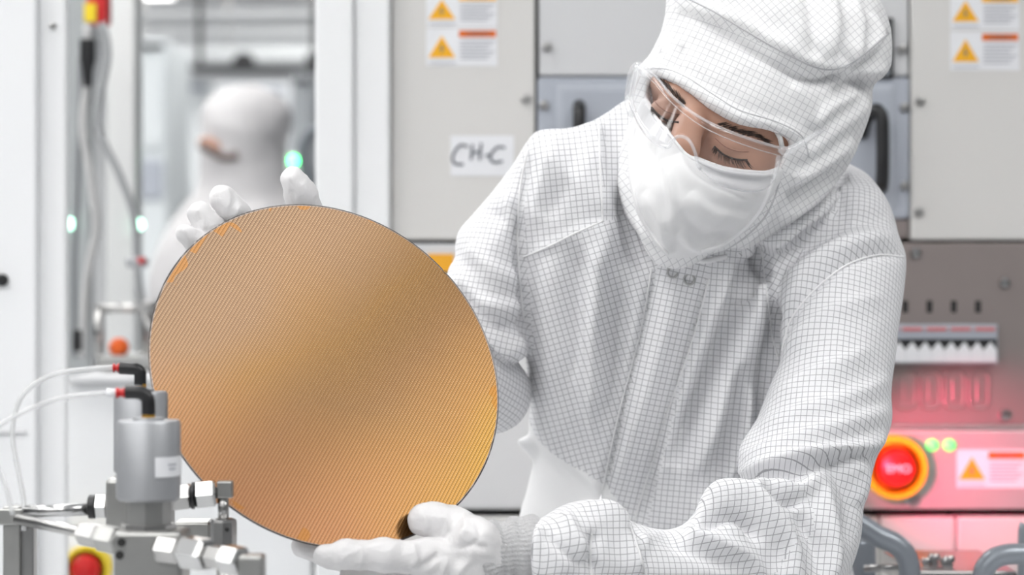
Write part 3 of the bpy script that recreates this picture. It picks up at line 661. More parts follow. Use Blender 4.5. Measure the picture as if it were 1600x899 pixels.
# plane: tilted 35 degrees about the axis that runs from upper left to lower right
Mj = Vector((1, 0, -1)).normalized(); nrm = Vector((math.sin(math.radians(35.2))/math.sqrt(2), -math.cos(math.radians(35.2)), math.sin(math.radians(35.2))/math.sqrt(2)))
mn = nrm.cross(Mj).normalized()                          # in-plane, towards upper right
if mn.x < 0: mn = -mn
RW = .15; TW = .0008
M_WAF = bpy.data.materials.new('patterned_silicon'); M_WAF.use_nodes = True
def wafer_mat(m):
    nt = m.node_tree; N = nt.nodes; L = nt.links; b = N['Principled BSDF']
    tc = N.new('ShaderNodeTexCoord'); sp = N.new('ShaderNodeSeparateXYZ')
    rot = N.new('ShaderNodeVectorRotate'); rot.rotation_type = 'Z_AXIS'; rot.inputs['Angle'].default_value = math.radians(-14)
    L.new(tc.outputs['Object'], rot.inputs['Vector']); L.new(rot.outputs[0], sp.inputs[0])
    def math_(op, a, b_=None, c=None):
        n = N.new('ShaderNodeMath'); n.operation = op
        for i, v in enumerate((a, b_, c)):
            if v is None: continue
            if isinstance(v, (int, float)): n.inputs[i].default_value = v
            else: L.new(v, n.inputs[i])
        return n.outputs[0]
    def line(sock, pitch, w):
        p = math_('PINGPONG', math_('DIVIDE', sock, pitch), .5)
        r = N.new('ShaderNodeMapRange'); r.inputs[1].default_value = w*.4; r.inputs[2].default_value = w; r.inputs[3].default_value = 1; r.inputs[4].default_value = 0
        L.new(p, r.inputs[0]); return r.outputs[0]
    l1 = line(sp.outputs[0], .0027, .15); l2 = line(sp.outputs[1], .0018, .16)
    # film colour with the iridescent sheen painted in, drifting slowly over the disc
    spo = N.new('ShaderNodeSeparateXYZ'); L.new(tc.outputs['Object'], spo.inputs[0])
    nz = N.new('ShaderNodeTexNoise'); nz.inputs['Scale'].default_value = 9; nz.inputs['Detail'].default_value = 1; L.new(tc.outputs['Object'], nz.inputs['Vector'])
    # object x = major (towards lower right), y = minor (towards upper right)
    t = math_('ADD', math_('MULTIPLY', spo.outputs[0], 3.1), .5); t = math_('SUBTRACT', t, math_('MULTIPLY', spo.outputs[1], .35))
    t = math_('ADD', t, math_('MULTIPLY', math_('SUBTRACT', nz.outputs['Fac'], .5), .30))
    ra = N.new('ShaderNodeValToRGB'); e = ra.color_ramp.elements
    e[0].position = 0; e[0].color = (.50, .335, .225, 1); e[1].position = 1; e[1].color = (.93, .54, .10, 1)
    for p, c in ((.25, (.58, .365, .22, 1)), (.42, (.66, .37, .15, 1)), (.6, (.64, .36, .165, 1)), (.8, (.74, .40, .14, 1))):
        k = e.new(p); k.color = c
    L.new(t, ra.inputs[0])
    # salmon tint of the painted sheen, lower-left third of the film
    sm = N.new('ShaderNodeMapRange'); L.new(math_('SUBTRACT', math_('MULTIPLY', spo.outputs[0], .55), spo.outputs[1]), sm.inputs[0]); sm.inputs[1].default_value = .03; sm.inputs[2].default_value = .15; sm.inputs[3].default_value = 0; sm.inputs[4].default_value = .75
    mxs = N.new('ShaderNodeMix'); mxs.data_type = 'RGBA'; L.new(sm.outputs[0], mxs.inputs[0]); L.new(ra.outputs[0], mxs.inputs[6]); mxs.inputs[7].default_value = (.80, .37, .19, 1)
    mx = N.new('ShaderNodeMix'); mx.data_type = 'RGBA'; L.new(mxs.outputs[2], mx.inputs[6]); mx.inputs[7].default_value = (.20, .14, .09, 1)
    ln = math_('MAXIMUM', math_('MULTIPLY', l1, .42), math_('MULTIPLY', l2, .16)); L.new(ln, mx.inputs[0])
    # fine bright dots along the scribe lanes
    dot = math_('MULTIPLY', line(math_('ADD', sp.outputs[0], .0009), .0027, .2), line(math_('ADD', sp.outputs[1], .0009), .0018, .24))
    mx2 = N.new('ShaderNodeMix'); mx2.data_type = 'RGBA'; L.new(mx.outputs[2], mx2.inputs[6]); mx2.inputs[7].default_value = (.95, .80, .55, 1); L.new(math_('MULTIPLY', dot, .5), mx2.inputs[0])
    # partial dies round the rim print more orange; bare grey edge exclusion ring
    r = math_('SQRT', math_('ADD', math_('MULTIPLY', spo.outputs[0], spo.outputs[0]), math_('MULTIPLY', spo.outputs[1], spo.outputs[1])))
    vq = N.new('ShaderNodeVectorMath'); vq.operation = 'SNAP'; vq.inputs[1].default_value = (.0108, .013, 1); L.new(rot.outputs[0], vq.inputs[0])
    vl = N.new('ShaderNodeVectorMath'); vl.operation = 'LENGTH'; va = N.new('ShaderNodeVectorMath'); va.operation = 'ADD'; va.inputs[1].default_value = (.0054, .0065, 0)
    L.new(vq.outputs[0], va.inputs[0]); L.new(va.outputs[0], vl.inputs[0])
    nr = N.new('ShaderNodeTexNoise'); nr.inputs['Scale'].default_value = 16; L.new(tc.outputs['Object'], nr.inputs['Vector'])
    rim = math_('MULTIPLY', math_('GREATER_THAN', vl.outputs['Value'], .1425), math_('GREATER_THAN', nr.outputs['Fac'], .56))
    mx3 = N.new('ShaderNodeMix'); mx3.data_type = 'RGBA'; L.new(math_('MULTIPLY', rim, .55), mx3.inputs[0]); L.new(mx2.outputs[2], mx3.inputs[6]); mx3.inputs[7].default_value = (.78, .34, .07, 1)
    edge = math_('GREATER_THAN', r, .1484)
    mx4 = N.new('ShaderNodeMix'); mx4.data_type = 'RGBA'; L.new(edge, mx4.inputs[0]); L.new(mx3.outputs[2], mx4.inputs[6]); mx4.inputs[7].default_value = (.62, .54, .50, 1)
    sc = N.new('ShaderNodeVectorMath'); sc.operation = 'SCALE'; sc.inputs['Scale'].default_value = .172; L.new(mx4.outputs[2], sc.inputs[0])   # weakly reflecting film stack
    L.new(sc.outputs[0], b.inputs['Base Color'])
    b.inputs['Metallic'].default_value = 1
    b.inputs['Roughness'].default_value = .2
    bp = N.new('ShaderNodeBump'); bp.inputs['Strength'].default_value = .12; bp.inputs['Distance'].default_value = .0004; L.new(l1, bp.inputs['Height']); L.new(bp.outputs[0], b.inputs['Normal'])
wafer_mat(M_WAF)
bm = bmesh.new(); n = 256; rings = []
for rr, zz in ((RW-.0012, TW), (RW-.0004, TW*.9), (RW, TW*.5), (RW-.0004, TW*.1), (RW-.0012, 0)):
    ring = []
    for i in range(n):
        a = 2*math.pi*i/n; k = 1-.010*max(0, 1-abs((math.degrees(a)-87)/1.3)); ring.append(bm.verts.new((rr*k*math.cos(a), rr*k*math.sin(a), zz)))
    rings.append(ring)
for a, b in zip(rings[:-1], rings[1:]):
    for i in range(n): bm.faces.new((a[i], a[(i+1) % n], b[(i+1) % n], b[i]))
bm.faces.new(rings[0]); bm.faces.new(rings[-1][::-1])
wf = bm_obj('silicon_wafer', bm, M_WAF, None)
tag(wf, 'round copper-gold patterned silicon wafer held tilted in two gloved hands', 'wafer')
zc = Mj.cross(mn)
if zc.dot(nrm) < 0: Mj = -Mj; zc = Mj.cross(mn)
wf.matrix_world = Matrix.Translation(Vector(wc)) @ Matrix((Mj, mn, zc)).transposed().to_4x4()
def wafer_depth(px, py):
    """distance of the wafer plane behind a pixel"""
    dr = Vector(((px-800)/F, 1, -(py-449.5)/F)); o = Vector((0, 0, CAMZ))
    return (Vector(wc)-o).dot(nrm)/dr.dot(nrm)

# ================================================================== THE PERSON
person = empty('person', 'person in white grid-cloth cleanroom suit, hood and clear glasses holding the wafer', 'person')

# ---- hood and head
HOOD = Poly2([(1045, -25), (1040, 30), (1018, 82), (992, 112), (984, 150), (984, 190), (972, 225), (965, 285), (980, 340), (1015, 382), (1045, 404), (1095, 400), (1140, 396), (1200, 372), (1255, 335), (1300, 292), (1328, 250), (1347, 212), (1361, 168), (1363, 135), (1384, 115), (1393, 92), (1390, 40), (1370, -5), (1320, -45), (1240, -68), (1150, -66), (1085, -52)])
OPEN = Poly2([(1022, 119), (1037, 121), (1063, 132), (1093, 155), (1124, 177), (1154, 191), (1184, 197), (1208, 203), (1228, 214), (1233, 228), (1222, 246), (1212, 266), (1188, 268), (1131, 261), (1093, 247), (1071, 236), (1058, 220), (1044, 202), (1027, 182), (1012, 153), (1014, 135)], pad=300)
VEIL = Poly2([(1003, 158), (1012, 156), (1027, 184), (1044, 204), (1058, 222), (1071, 238), (1093, 249), (1131, 261), (1170, 266), (1196, 267), (1220, 262), (1221, 276), (1209, 298), (1190, 330), (1162, 362), (1130, 386), (1095, 397), (1055, 404), (1040, 398), (1018, 370), (998, 335), (986, 290), (982, 240), (988, 195)], pad=200)
hood_core = inflated(HOOD, 2.20, .105, .105)
bulge = chain([W(1072, 236, 2.098), W(1064, 300, 2.10), W(1056, 375, 2.14)], [.020, .034, .022])
def hood_outer(P): return smin(hood_core(P), bulge(P), .045)
def hood_sdf(P):
    px, py = proj(P)
    op = np.maximum(OPEN(px, py)*P[:, 1]/F, P[:, 1]-2.16)
    return smax(hood_outer(P), -op, .006)
hb0 = (W(940, 0, 2.2)[0]-.0, 2.03, W(0, 440, 2.2)[2]); hb1 = (W(1420, 0, 2.2)[0], 2.33, W(0, -90, 2.2)[2])
V, Q = surface(hood_sdf, hb0, hb1, .0026)
V = smooth_mesh(V, Q, 3)
hood_folds = [
    ([(1060, 20), (1130, 55), (1200, 95), (1262, 125), (1310, 118), (1360, 80), (1392, 50)], -5, 7, 9),     # crown seam
    ([(1075, 5), (1150, 35), (1220, 72), (1275, 100), (1330, 92), (1385, 40)], 5, 16, 10),
    ([(1180, -20), (1235, 30), (1290, 85)], 4, 14, 20), ([(1290, -20), (1305, 40), (1290, 95)], 4.5, 9, 20), ([(1330, 0), (1340, 45), (1325, 90)], 5, 8, 16), ([(1255, -30), (1270, 20), (1268, 90)], -4, 12),
    ([(1360, 20), (1365, 60), (1350, 95)], 4, 8, 12), ([(1130, -10), (1170, 20), (1215, 65)], -3, 14), ([(1310, 110), (1345, 105), (1385, 105)], 5, 7, 10),
    ([(1003, 128), (1022, 112), (1065, 124), (1100, 148), (1150, 180), (1210, 194), (1244, 212), (1256, 240)], 3.2, 9, 9),   # brow binding
    ([(1245, 250), (1285, 215), (1330, 180), (1360, 150)], 4, 10, 18), ([(1235, 280), (1285, 250), (1330, 215)], 5, 8, 20), ([(1230, 310), (1275, 285), (1320, 250)], -5, 12), ([(1220, 335), (1260, 315), (1305, 280)], 5, 7, 16),
    ([(1268, 200), (1290, 170), (1340, 140)], 3.5, 7, 14), ([(1300, 150), (1330, 130), (1362, 132)], -4, 10), ([(1205, 300), (1195, 340), (1150, 385)], 3, 9, 14), ([(1250, 345), (1205, 375), (1150, 395)], 4, 8, 10),
    ([(1060, 90), (1130, 130), (1220, 170)], 2, 30), ([(1035, 60), (1045, 95), (1025, 112)], 3, 8), ([(1068, 70), (1062, 105), (1068, 120)], -2.5, 7), ([(970, 260), (985, 330), (1030, 385)], 3, 8), ([(1240, 130), (1262, 160), (1268, 195)], 3, 8, 14)]
V = displace(V, Q, [(f[0], f[1]*1.7, *[w*.9 for w in f[2:]]) for f in hood_folds], .8, 50)
a_ = np.full(len(Q), -27.0); pxf, pyf = proj(V[Q].mean(1)); a_[(pyf < 20+.42*(pxf-1075)) & (pyf < 118)] = -52; a_[pyf > 270] = 33
hood = mesh_obj('hood', V, Q, M_HOOD, person, True, planar_uv(V, Q, a_), 'white grid-cloth cleanroom hood')
hv = bvh_of(V, Q)
seam('crown_seam', hv, [(1062, -8), (1110, 15), (1160, 45), (1225, 82), (1285, 108), (1330, 98), (1388, 52)], .0009, M_SEAM, hood, 10, 0)
seam('brow_seam', hv, [(1008, 108), (1040, 108), (1075, 122), (1110, 145), (1155, 172), (1212, 190), (1252, 212), (1264, 246)], .0007, M_SEAM, hood, 10, 0)
seam('side_seam', hv, [(1222, 262), (1213, 300), (1196, 338), (1165, 370), (1132, 392)], .0009, M_SEAM, hood, 10, 0)

# head: continuous surface inside the hood with brows, nose, closed lids
nose = chain([W(1088, 172, 2.122), W(1076, 200, 2.106), W(1067, 232, 2.088)], [.010, .012, .0155])
lidL = ellip(W(1040, 174, 2.138), (.015, .013, .012)); lidR = ellip(W(1140, 226, 2.118), (.0185, .014, .0135))
browr = chain([W(1032, 128, 2.153), W(1062, 152, 2.128), W(1096, 172, 2.119), W(1130, 190, 2.116), W(1180, 205, 2.117)], [.009, .010, .010, .011, .010])
sock = [ellip(W(1040, 170, 2.115), (.020, .018, .016)), ellip(W(1138, 222, 2.092), (.023, .019, .017))]
chk = ellip(W(1165, 258, 2.131), (.026, .02, .018))
def head_sdf(P):
    d = hood_core(P)+.0115
    for s in sock: d = smax(d, -s(P), .012)
    d = smin(d, browr(P), .012); d = smin(d, nose(P), .010); d = smin(d, chk(P), .014)
    d = smin(d, lidL(P), .004); d = smin(d, lidR(P), .004)
    neck = cone(W(1190, 300, 2.27), W(1175, 440, 2.345), .05, .05)(P)
    return smin(d, neck, .03)
Vh, Qh = surface(head_sdf, hb0, (hb1[0], 2.41, hb1[2]), .0026); Vh = smooth_mesh(Vh, Qh, 2)
body = mesh_obj('head', Vh, Qh, M_SKIN, person, True, label='face with lowered eyelids between hood and veil')
fv = bvh_of(Vh, Qh)
def hairs(name, line_pts, off, n, r, jit, lift, rows=1, label=None):
    bm = bmesh.new(); L_ = cr(line_pts, 10)
    for k in range(n):
        t = rng.uniform(0, 1); i = int(t*(len(L_)-1)); p = L_[i]+rng.normal(size=2)*jit
        o = off(t); q = p+np.array(o)*(1+.25*rng.normal())
        a = drape(fv, [p, q], 3, lift)
        if len(a) >= 3: tube_mesh(bm, a, [r, r*.85, r*.6]+[r*.3]*(len(a)-3), 5)
    return bm_obj(name, bm, M_HAIR, body, True, label)
hairs('eyebrow', [(1030, 124), (1044, 138), (1058, 152), (1070, 166)], lambda t: (-8+6*t, -9), 110, .00035, 1.8, .0006, label='dark eyebrow')
hairs('eyebrow', [(1122, 194), (1150, 205), (1177, 211), (1196, 221)], lambda t: (9, -3+5*t), 150, .00035, 1.8, .0006, label='dark eyebrow')
for pts in ([(1018, 168), (1029, 180), (1044, 189), (1060, 191)], [(1116, 229), (1131, 242), (1150, 249), (1168, 250)]):
    bm = bmesh.new(); a = drape(fv, pts, 8, .0006)
    tube_mesh(bm, a, .0009, 6); L_ = cr(pts, 10); c0 = np.mean(L_, 0)
    for k in range(46):
        i = rng.integers(0, len(L_)); s = (L_[i]-c0)*.28; p0 = drape(fv, [L_[i], L_[i]+np.array([0, .5])], 1, .0006)
        if not p0: continue
        d0 = p0[0].y; e = L_[i]+s+np.array([3, 11+2*rng.normal()])
        tube_mesh(bm, [p0[0], Vector(W(*(L_[i]*.5+e*.5+np.array([0, 1.5])), d0-.005)), Vector(W(*e, d0-.008))], [.0004, .0003, .0001], 4)
    bm_obj('eyelashes', bm, M_HAIR, body, True)
    bm = bmesh.new(); a = drape(fv, [(x+2, y-13) for x, y in pts], 8, .0001); tube_mesh(bm, a, .0005, 6); bm_obj('lid_crease', bm, mat('skin_crease', (.36, .18, .13), .6), body, True)

# ---- veil over nose and mouth
def veil_sdf(P):
    px, py = proj(P); o = hood_outer(P)
    return smax(np.maximum(o-.0055, -(o+.001)), VEIL(px, py)*P[:, 1]/F, .003)
V, Q = surface(veil_sdf, (W(955, 0, 2.2)[0], 2.02, W(0, 425, 2.2)[2]), (W(1240, 0, 2.2)[0], 2.2, W(0, 140, 2.2)[2]), .0018)
V = smooth_mesh(V, Q, 3)
V = displace(V, Q, [(f[0], f[1]*1.7, *f[2:]) for f in [([(1062, 240), (1075, 270), (1120, 300), (1180, 310)], 2.5, 7, 16), ([(1045, 250), (1048, 310), (1050, 390)], 2.5, 8, 16), ([(1000, 220), (1030, 270), (1045, 340)], -2.5, 10), ([(1080, 300), (1110, 330), (1170, 340)], 2.2, 8, 14), ([(1010, 300), (1035, 350), (1048, 395)], 3, 6, 12),
    ([(1060, 330), (1100, 365), (1150, 360)], -2.2, 10), ([(1090, 262), (1140, 278), (1200, 282)], -1.8, 6), ([(1100, 280), (1150, 292), (1195, 298)], 1.6, 6), ([(1062, 360), (1085, 385), (1120, 385)], 2, 6)]], .9, 60)
veil = mesh_obj('face_veil', V, Q, M_VEIL, person, True, planar_uv(V, Q, 0), 'smooth white veil over nose and mouth'); vv = bvh_of(V, Q)
seam('veil_hem', vv, [(1010, 164), (1027, 188), (1044, 208), (1060, 228), (1073, 242), (1095, 254), (1131, 268), (1186, 274), (1208, 272)], .0016, M_HEM, veil, 8)
seam('veil_hem', vv, [(1209, 272), (1203, 296), (1187, 330), (1160, 360), (1129, 382), (1095, 393)], .0019, M_HEM, veil, 8)
seam('veil_hem', vv, [(992, 200), (986, 240), (990, 290), (1002, 335), (1022, 370), (1043, 396)], .0016, M_HEM, veil, 8)

# ---- clear safety glasses
def clear_plastic(name='clear_plastic', blend=.2, rough=.04):
    m = bpy.data.materials.new(name); m.use_nodes = True; nt = m.node_tree; N = nt.nodes; L = nt.links; N.remove(N['Principled BSDF'])
    t = N.new('ShaderNodeBsdfTransparent'); t.inputs[0].default_value = (.985, .985, .99, 1); g = N.new('ShaderNodeBsdfGlossy'); g.inputs['Roughness'].default_value = rough
    lw = N.new('ShaderNodeLayerWeight'); lw.inputs[0].default_value = .5; mx = N.new('ShaderNodeMixShader')
    pw = N.new('ShaderNodeMath'); pw.operation = 'POWER'; pw.inputs[1].default_value = 3; L.new(lw.outputs['Facing'], pw.inputs[0])
    fr = N.new('ShaderNodeMath'); fr.operation = 'MULTIPLY_ADD'; fr.inputs[1].default_value = blend*2; fr.inputs[2].default_value = .035; L.new(pw.outputs[0], fr.inputs[0])
    L.new(fr.outputs[0], mx.inputs[0]); L.new(t.outputs[0], mx.inputs[1]); L.new(g.outputs[0], mx.inputs[2]); L.new(mx.outputs[0], N['Material Output'].inputs[0]); return m
M_CLEAR = clear_plastic()
M_RIM = mat('clear_rim', (.86, .87, .9), .12, spec=.9, coat=.5)
M_RIM.node_tree.nodes['Principled BSDF'].inputs['Alpha'].default_value = .26
def lens_d(x, y):
    s = ((x-1070)*.899+(y-200)*.438); return 2.052+.052*((s-40)/120)**2
TOP = cr([(996, 100), (1023, 118), (1048, 148), (1075, 171), (1105, 190), (1143, 207), (1180, 220), (1218, 231)], 8)
BOT = cr([(984, 165), (1003, 203), (1025, 226), (1043, 230), (1052, 219), (1062, 213), (1076, 219), (1086, 238), (1093, 262), (1120, 286), (1150, 297), (1180, 299), (1204, 288), (1222, 246)], 8)
def resample(P, n):
    s = np.concatenate([[0], np.cumsum(np.linalg.norm(np.diff(P, axis=0), axis=1))]); u = np.linspace(0, s[-1], n)
    return np.stack([np.interp(u, s, P[:, 0]), np.interp(u, s, P[:, 1])], 1)
nL = 60
# pair points of equal position across the face
def at_s(P, n):
    s = (P[:, 0]-1070)*.899+(P[:, 1]-200)*.438; u = np.linspace(0, 1, n)
    o = np.maximum.accumulate(s); o = o+np.arange(len(o))*1e-4; u = o[0]+(o[-1]-o[0])*u
    return np.stack([np.interp(u, o, P[:, 0]), np.interp(u, o, P[:, 1])], 1)
tp_ = at_s(TOP, nL); bt_ = at_s(BOT, nL)
glasses = bpy.data.objects.new('safety_glasses', None); link(glasses, person); glasses['label'] = 'clear wraparound safety glasses'
V = []; Fc = []
for i in range(nL):
    for j in range(9):
        p = tp_[i]*(1-j/8)+bt_[i]*j/8; V.append(W(p[0], p[1], lens_d(*p)+.006*(j/8-.5)))
for i in range(nL-1):
    for j in range(8): Fc.append((i*9+j, (i+1)*9+j, (i+1)*9+j+1, i*9+j+1))
lens = mesh_obj('lens', V, Fc, M_CLEAR, glasses, True); md = lens.modifiers.new('thick', 'SOLIDIFY'); md.thickness = .0015
def rim(pts, r, dz=0, m=M_RIM, name='rim'):
    return tube(name, [W(x, y, lens_d(x, y)+dz) for x, y in pts], r, m, glasses, 8)
rim(TOP, .0013, -.003); rim([(x+2, y+13) for x, y in TOP[6:]], .0005, .006)
rim(BOT[8*3-2:8*8+2], .0015, .003, name='nose_bridge'); rim(BOT[8*8:], .0007, .003); rim(BOT[:8*3], .0007, .003)
tube('temple_arm', [W(1218, 232, 2.098), W(1228, 238, 2.100), W(1240, 232, 2.10), W(1262, 218, 2.105), W(1290, 200, 2.12)], [.0035, .005, .0034, .0024, .0015], M_RIM, glasses, 8)
tube('temple_arm', [W(1216, 245, 2.098), W(1214, 262, 2.096), W(1208, 280, 2.094)], .002, M_RIM, glasses, 8)
tube('temple_arm', cr([W(1008, 112, 2.10), W(998, 104, 2.12), W(990, 112, 2.15), W(986, 130, 2.18), W(984, 150, 2.21)], 5), .0048, M_RIM, glasses, 8)
tube('temple_arm', cr([W(996, 110, 2.10), W(986, 138, 2.12), W(983, 160, 2.12), W(988, 178, 2.11)], 5), .0045, M_RIM, glasses, 8)
tube('head_strap', [W(1213, 205, 2.106), W(1219, 216, 2.104), W(1222, 230, 2.104)], .0022, mat('strap_net', (.6, .6, .6), .7), glasses, 8)

# ---- coverall
lin = lambda x0, d0, x1, d1: (lambda x: d0+(np.clip((x-x0)/(x1-x0), -.2, 1.2))*(d1-d0))
TORSO = Poly2([(1000, 150), (950, 176), (930, 188), (905, 199), (870, 206), (840, 213), (822, 250), (815, 330), (814, 400), (818, 470), (822, 540), (824, 590), (832, 640), (848, 680), (880, 716), (915, 760), (940, 800), (950, 900), (955, 1100), (1300, 1100), (1310, 900), (1300, 700), (1380, 430), (1392, 350), (1365, 290), (1326, 255), (1250, 200), (1120, 150)], pad=320)
BACK = Poly2([(842, 640), (838, 700), (826, 760), (812, 812), (806, 900), (800, 1100), (1320, 1100), (1310, 800), (1280, 640), (1000, 560)], 4, 300)
FLAP = Poly2([(808, 689), (830, 680), (850, 672), (880, 690), (880, 720), (836, 716), (822, 705)], 4, 200)
ARMR = Poly2([(1240, 340), (1280, 300), (1326, 262), (1365, 290), (1390, 330), (1402, 365), (1415, 400), (1414, 440), (1405, 500), (1398, 560), (1392, 610), (1394, 650), (1387, 680), (1368, 716), (1356, 760), (1345, 810), (1332, 850), (1320, 905), (1290, 975), (1220, 980), (1160, 940), (1150, 860), (1158, 800), (1164, 750), (1155, 738), (1162, 698), (1185, 650), (1205, 600), (1222, 555), (1212, 480), (1215, 400)], pad=300)
FORER = Poly2([(1340, 815), (1250, 760), (1165, 757), (1122, 770), (1092, 796), (1066, 822), (1030, 829), (985, 816), (952, 792), (916, 783), (880, 791), (848, 810), (826, 822), (820, 860), (824, 905), (850, 940), (950, 955), (1100, 975), (1250, 980), (1318, 905)], pad=300)
ARML = Poly2([(845, 212), (832, 222), (800, 262), (770, 300), (740, 335), (718, 360), (711, 385), (712, 402), (699, 428), (703, 470), (722, 520), (752, 560), (790, 562), (814, 556), (824, 540), (824, 480), (835, 380), (870, 280), (880, 225)], pad=300)
def under_hood(x, y):                                       # the neck and shoulders lie back under the hem of the hood
    return np.exp(-(np.maximum(HOOD(x, y), 0)/42)**2)
torso = inflated(TORSO, lambda x, y: 2.245+.085*np.clip((y-250)/550, 0, 1.3)+.085*under_hood(x, y)*np.clip((x-1090)/60, .35, 1), .105, .10)
backp = inflated(BACK, 2.36, .10, .08); flap = inflated(FLAP, 2.33, .016, .012)
armR = inflated(ARMR, lambda x, y: 2.245-.175*np.clip((y-330)/520, 0, 1.1)+.05*under_hood(x, y), .066, .062)
foreR = inflated(FORER, lambda x, y: 1.935+.135*np.clip((x-830)/450, -.1, 1.1), .054, .05)
armL = inflated(ARML, lambda x, y: 2.27-.03*np.clip((y-260)/300, 0, 1), .058, .055)
foreL = chain([W(766, 615, 2.255), W(690, 575, 2.20), W(600, 520, 2.15), W(545, 487, 2.115)], [.038, .040, .038, .030])
collar = cone(W(1075, 400, 2.19), W(1180, 330, 2.25), .035, .075)
prims = [torso, armR, foreR, armL, foreL, backp]
def cov_sdf(P):
    d = smin(torso(P), collar(P), .03)
    d = smin(d, backp(P), .02); d = smin(d, flap(P), .008)
    d = smin(d, armL(P), .018); d = smin(d, foreL(P), .008)
    r = smin(armR(P), foreR(P), .012)
    return smin(d, r, .010)
lo = (W(500, 0, 2.1)[0], 1.86, .86); hi = (W(1440, 0, 2.3)[0], 2.50, W(0, 130, 2.3)[2])
V, Q = surface(cov_sdf, lo, hi, .0032, lip=1.6)
V = smooth_mesh(V, Q, 3)
cov_folds = [
    # left shoulder and sleeve
    ([(838, 216), (870, 208), (905, 202), (932, 190)], 3, 9), ([(934, 192), (936, 260), (942, 340)], 3.5, 9, 20), ([(905, 215), (880, 290), (850, 340)], -4, 16), ([(870, 215), (850, 290), (838, 350)], 3, 12),
    ([(828, 240), (812, 300), (808, 390), (818, 500), (822, 545)], -6, 9, 6), ([(795, 300), (800, 350), (812, 390)], 5, 10), ([(760, 325), (790, 350), (806, 385)], -4, 12), ([(735, 380), (770, 420), (812, 440)], 5, 12, 20), ([(715, 420), (750, 470), (818, 480)], 5, 9, 22), ([(720, 450), (770, 510), (820, 500)], -5, 12), ([(740, 500), (780, 545), (822, 530)], 6, 8, 14), ([(705, 440), (735, 500), (760, 540)], 5, 8), ([(770, 556), (800, 560), (824, 545)], 4, 6),
    # yoke edge and left front panel
    ([(818, 400), (860, 382), (900, 362), (945, 345)], 2.5, 6, 14), ([(938, 345), (940, 450), (932, 560), (940, 640)], 10, 12, 26), ([(905, 380), (895, 480), (905, 600)], -9, 20), ([(975, 430), (965, 540), (945, 660)], -9, 14), ([(860, 400), (855, 500), (870, 620)], 4, 22), ([(965, 300), (985, 370), (1010, 420)], -7, 14), ([(958, 260), (955, 330), (960, 420)], 5, 12, 20),
    ([(835, 640), (870, 690), (920, 740), (950, 780)], 5, 8, 16), ([(880, 560), (900, 650), (935, 720)], -4, 16), ([(930, 600), (925, 680), (945, 760)], 4, 12),
    # placket and its edge, falling to the lower left
    ([(1025, 415), (1003, 520), (970, 650), (940, 780)], -8, 9, 5), ([(1058, 440), (1034, 530), (998, 650), (962, 790)], 9, 22, 24), ([(1105, 440), (1080, 540), (1040, 660), (992, 810)], -9, 14, 8),
    # right front: long diagonal drapes from the collar
    ([(1140, 410), (1108, 500), (1065, 620), (1020, 760)], 9, 18, 12), ([(1180, 405), (1142, 500), (1100, 600), (1050, 730)], -16, 13, 20), ([(1196, 425), (1172, 500), (1130, 620), (1085, 740)], 13, 24, 11), ([(1190, 390), (1195, 440), (1205, 520), (1212, 560)], -9, 10, 7), ([(1215, 470), (1195, 560), (1180, 660)], -8, 10), ([(1155, 560), (1140, 660), (1110, 750)], -9, 13), ([(1178, 600), (1160, 690), (1130, 760)], 8, 10), ([(1196, 382), (1184, 425), (1166, 480)], -11, 9),
    # right shoulder cap and sleeve seam
    ([(1412, 402), (1370, 398), (1320, 415), (1270, 455), (1235, 500), (1222, 545)], -4, 6, 5), ([(1402, 385), (1365, 382), (1310, 398), (1260, 436), (1224, 490)], 5, 10, 16), ([(1200, 390), (1245, 345), (1300, 310), (1350, 300)], 5, 12, 16), ([(1210, 425), (1260, 380), (1330, 345), (1385, 345)], -5, 14), ([(1220, 450), (1270, 410), (1340, 375), (1395, 370)], 4, 12),
    ([(1235, 330), (1280, 300), (1325, 275)], -6, 9), ([(1195, 395), (1230, 360), (1290, 325)], 5, 9),
    # sleeve of the near arm
    ([(1225, 545), (1270, 500), (1330, 470), (1380, 462)], 3, 6, 20), ([(1205, 620), (1260, 585), (1320, 560), (1360, 540)], 3.5, 6, 22), ([(1185, 665), (1250, 640), (1310, 622), (1390, 590)], 3.5, 7, 22), ([(1160, 715), (1230, 690), (1300, 665), (1392, 640)], 4.5, 8, 20),
    ([(1155, 740), (1200, 728), (1260, 712), (1330, 700), (1385, 678)], 9, 8, 18), ([(1165, 752), (1220, 742), (1290, 722), (1350, 712)], -9, 9, 12), ([(1160, 752), (1200, 762), (1240, 772), (1262, 760), (1270, 735)], 8, 8, 12), ([(1190, 765), (1220, 780), (1250, 790)], -9, 7), ([(1275, 735), (1290, 790), (1300, 860), (1290, 920)], 7, 12, 20), ([(1300, 720), (1330, 780), (1325, 850)], -6, 14), ([(1245, 800), (1275, 850), (1285, 910)], -6, 12), ([(1330, 720), (1350, 745), (1345, 790)], 4, 10),
    # forearm
    ([(1085, 800), (1120, 778), (1165, 775), (1200, 800), (1235, 850), (1250, 910)], 10, 10, 16), ([(1090, 830), (1130, 808), (1165, 815), (1185, 850)], -9, 10), ([(1070, 830), (1120, 845), (1170, 870), (1190, 915)], 6, 12), ([(1030, 835), (1080, 860), (1150, 890)], -4, 14), ([(1010, 835), (1000, 870), (1015, 900)], 4, 9), ([(985, 820), (995, 850), (1010, 900)], -6, 8, 6), ([(930, 790), (960, 820), (985, 860), (1000, 900)], 6, 9, 14), ([(930, 830), (925, 870), (930, 900)], -5, 10), ([(880, 800), (900, 840), (925, 870)], 5, 10), ([(850, 830), (880, 860), (915, 890)], -4, 8), ([(845, 820), (838, 860), (842, 905)], 3, 6), ([(905, 788), (945, 800), (970, 830)], 4, 8)]
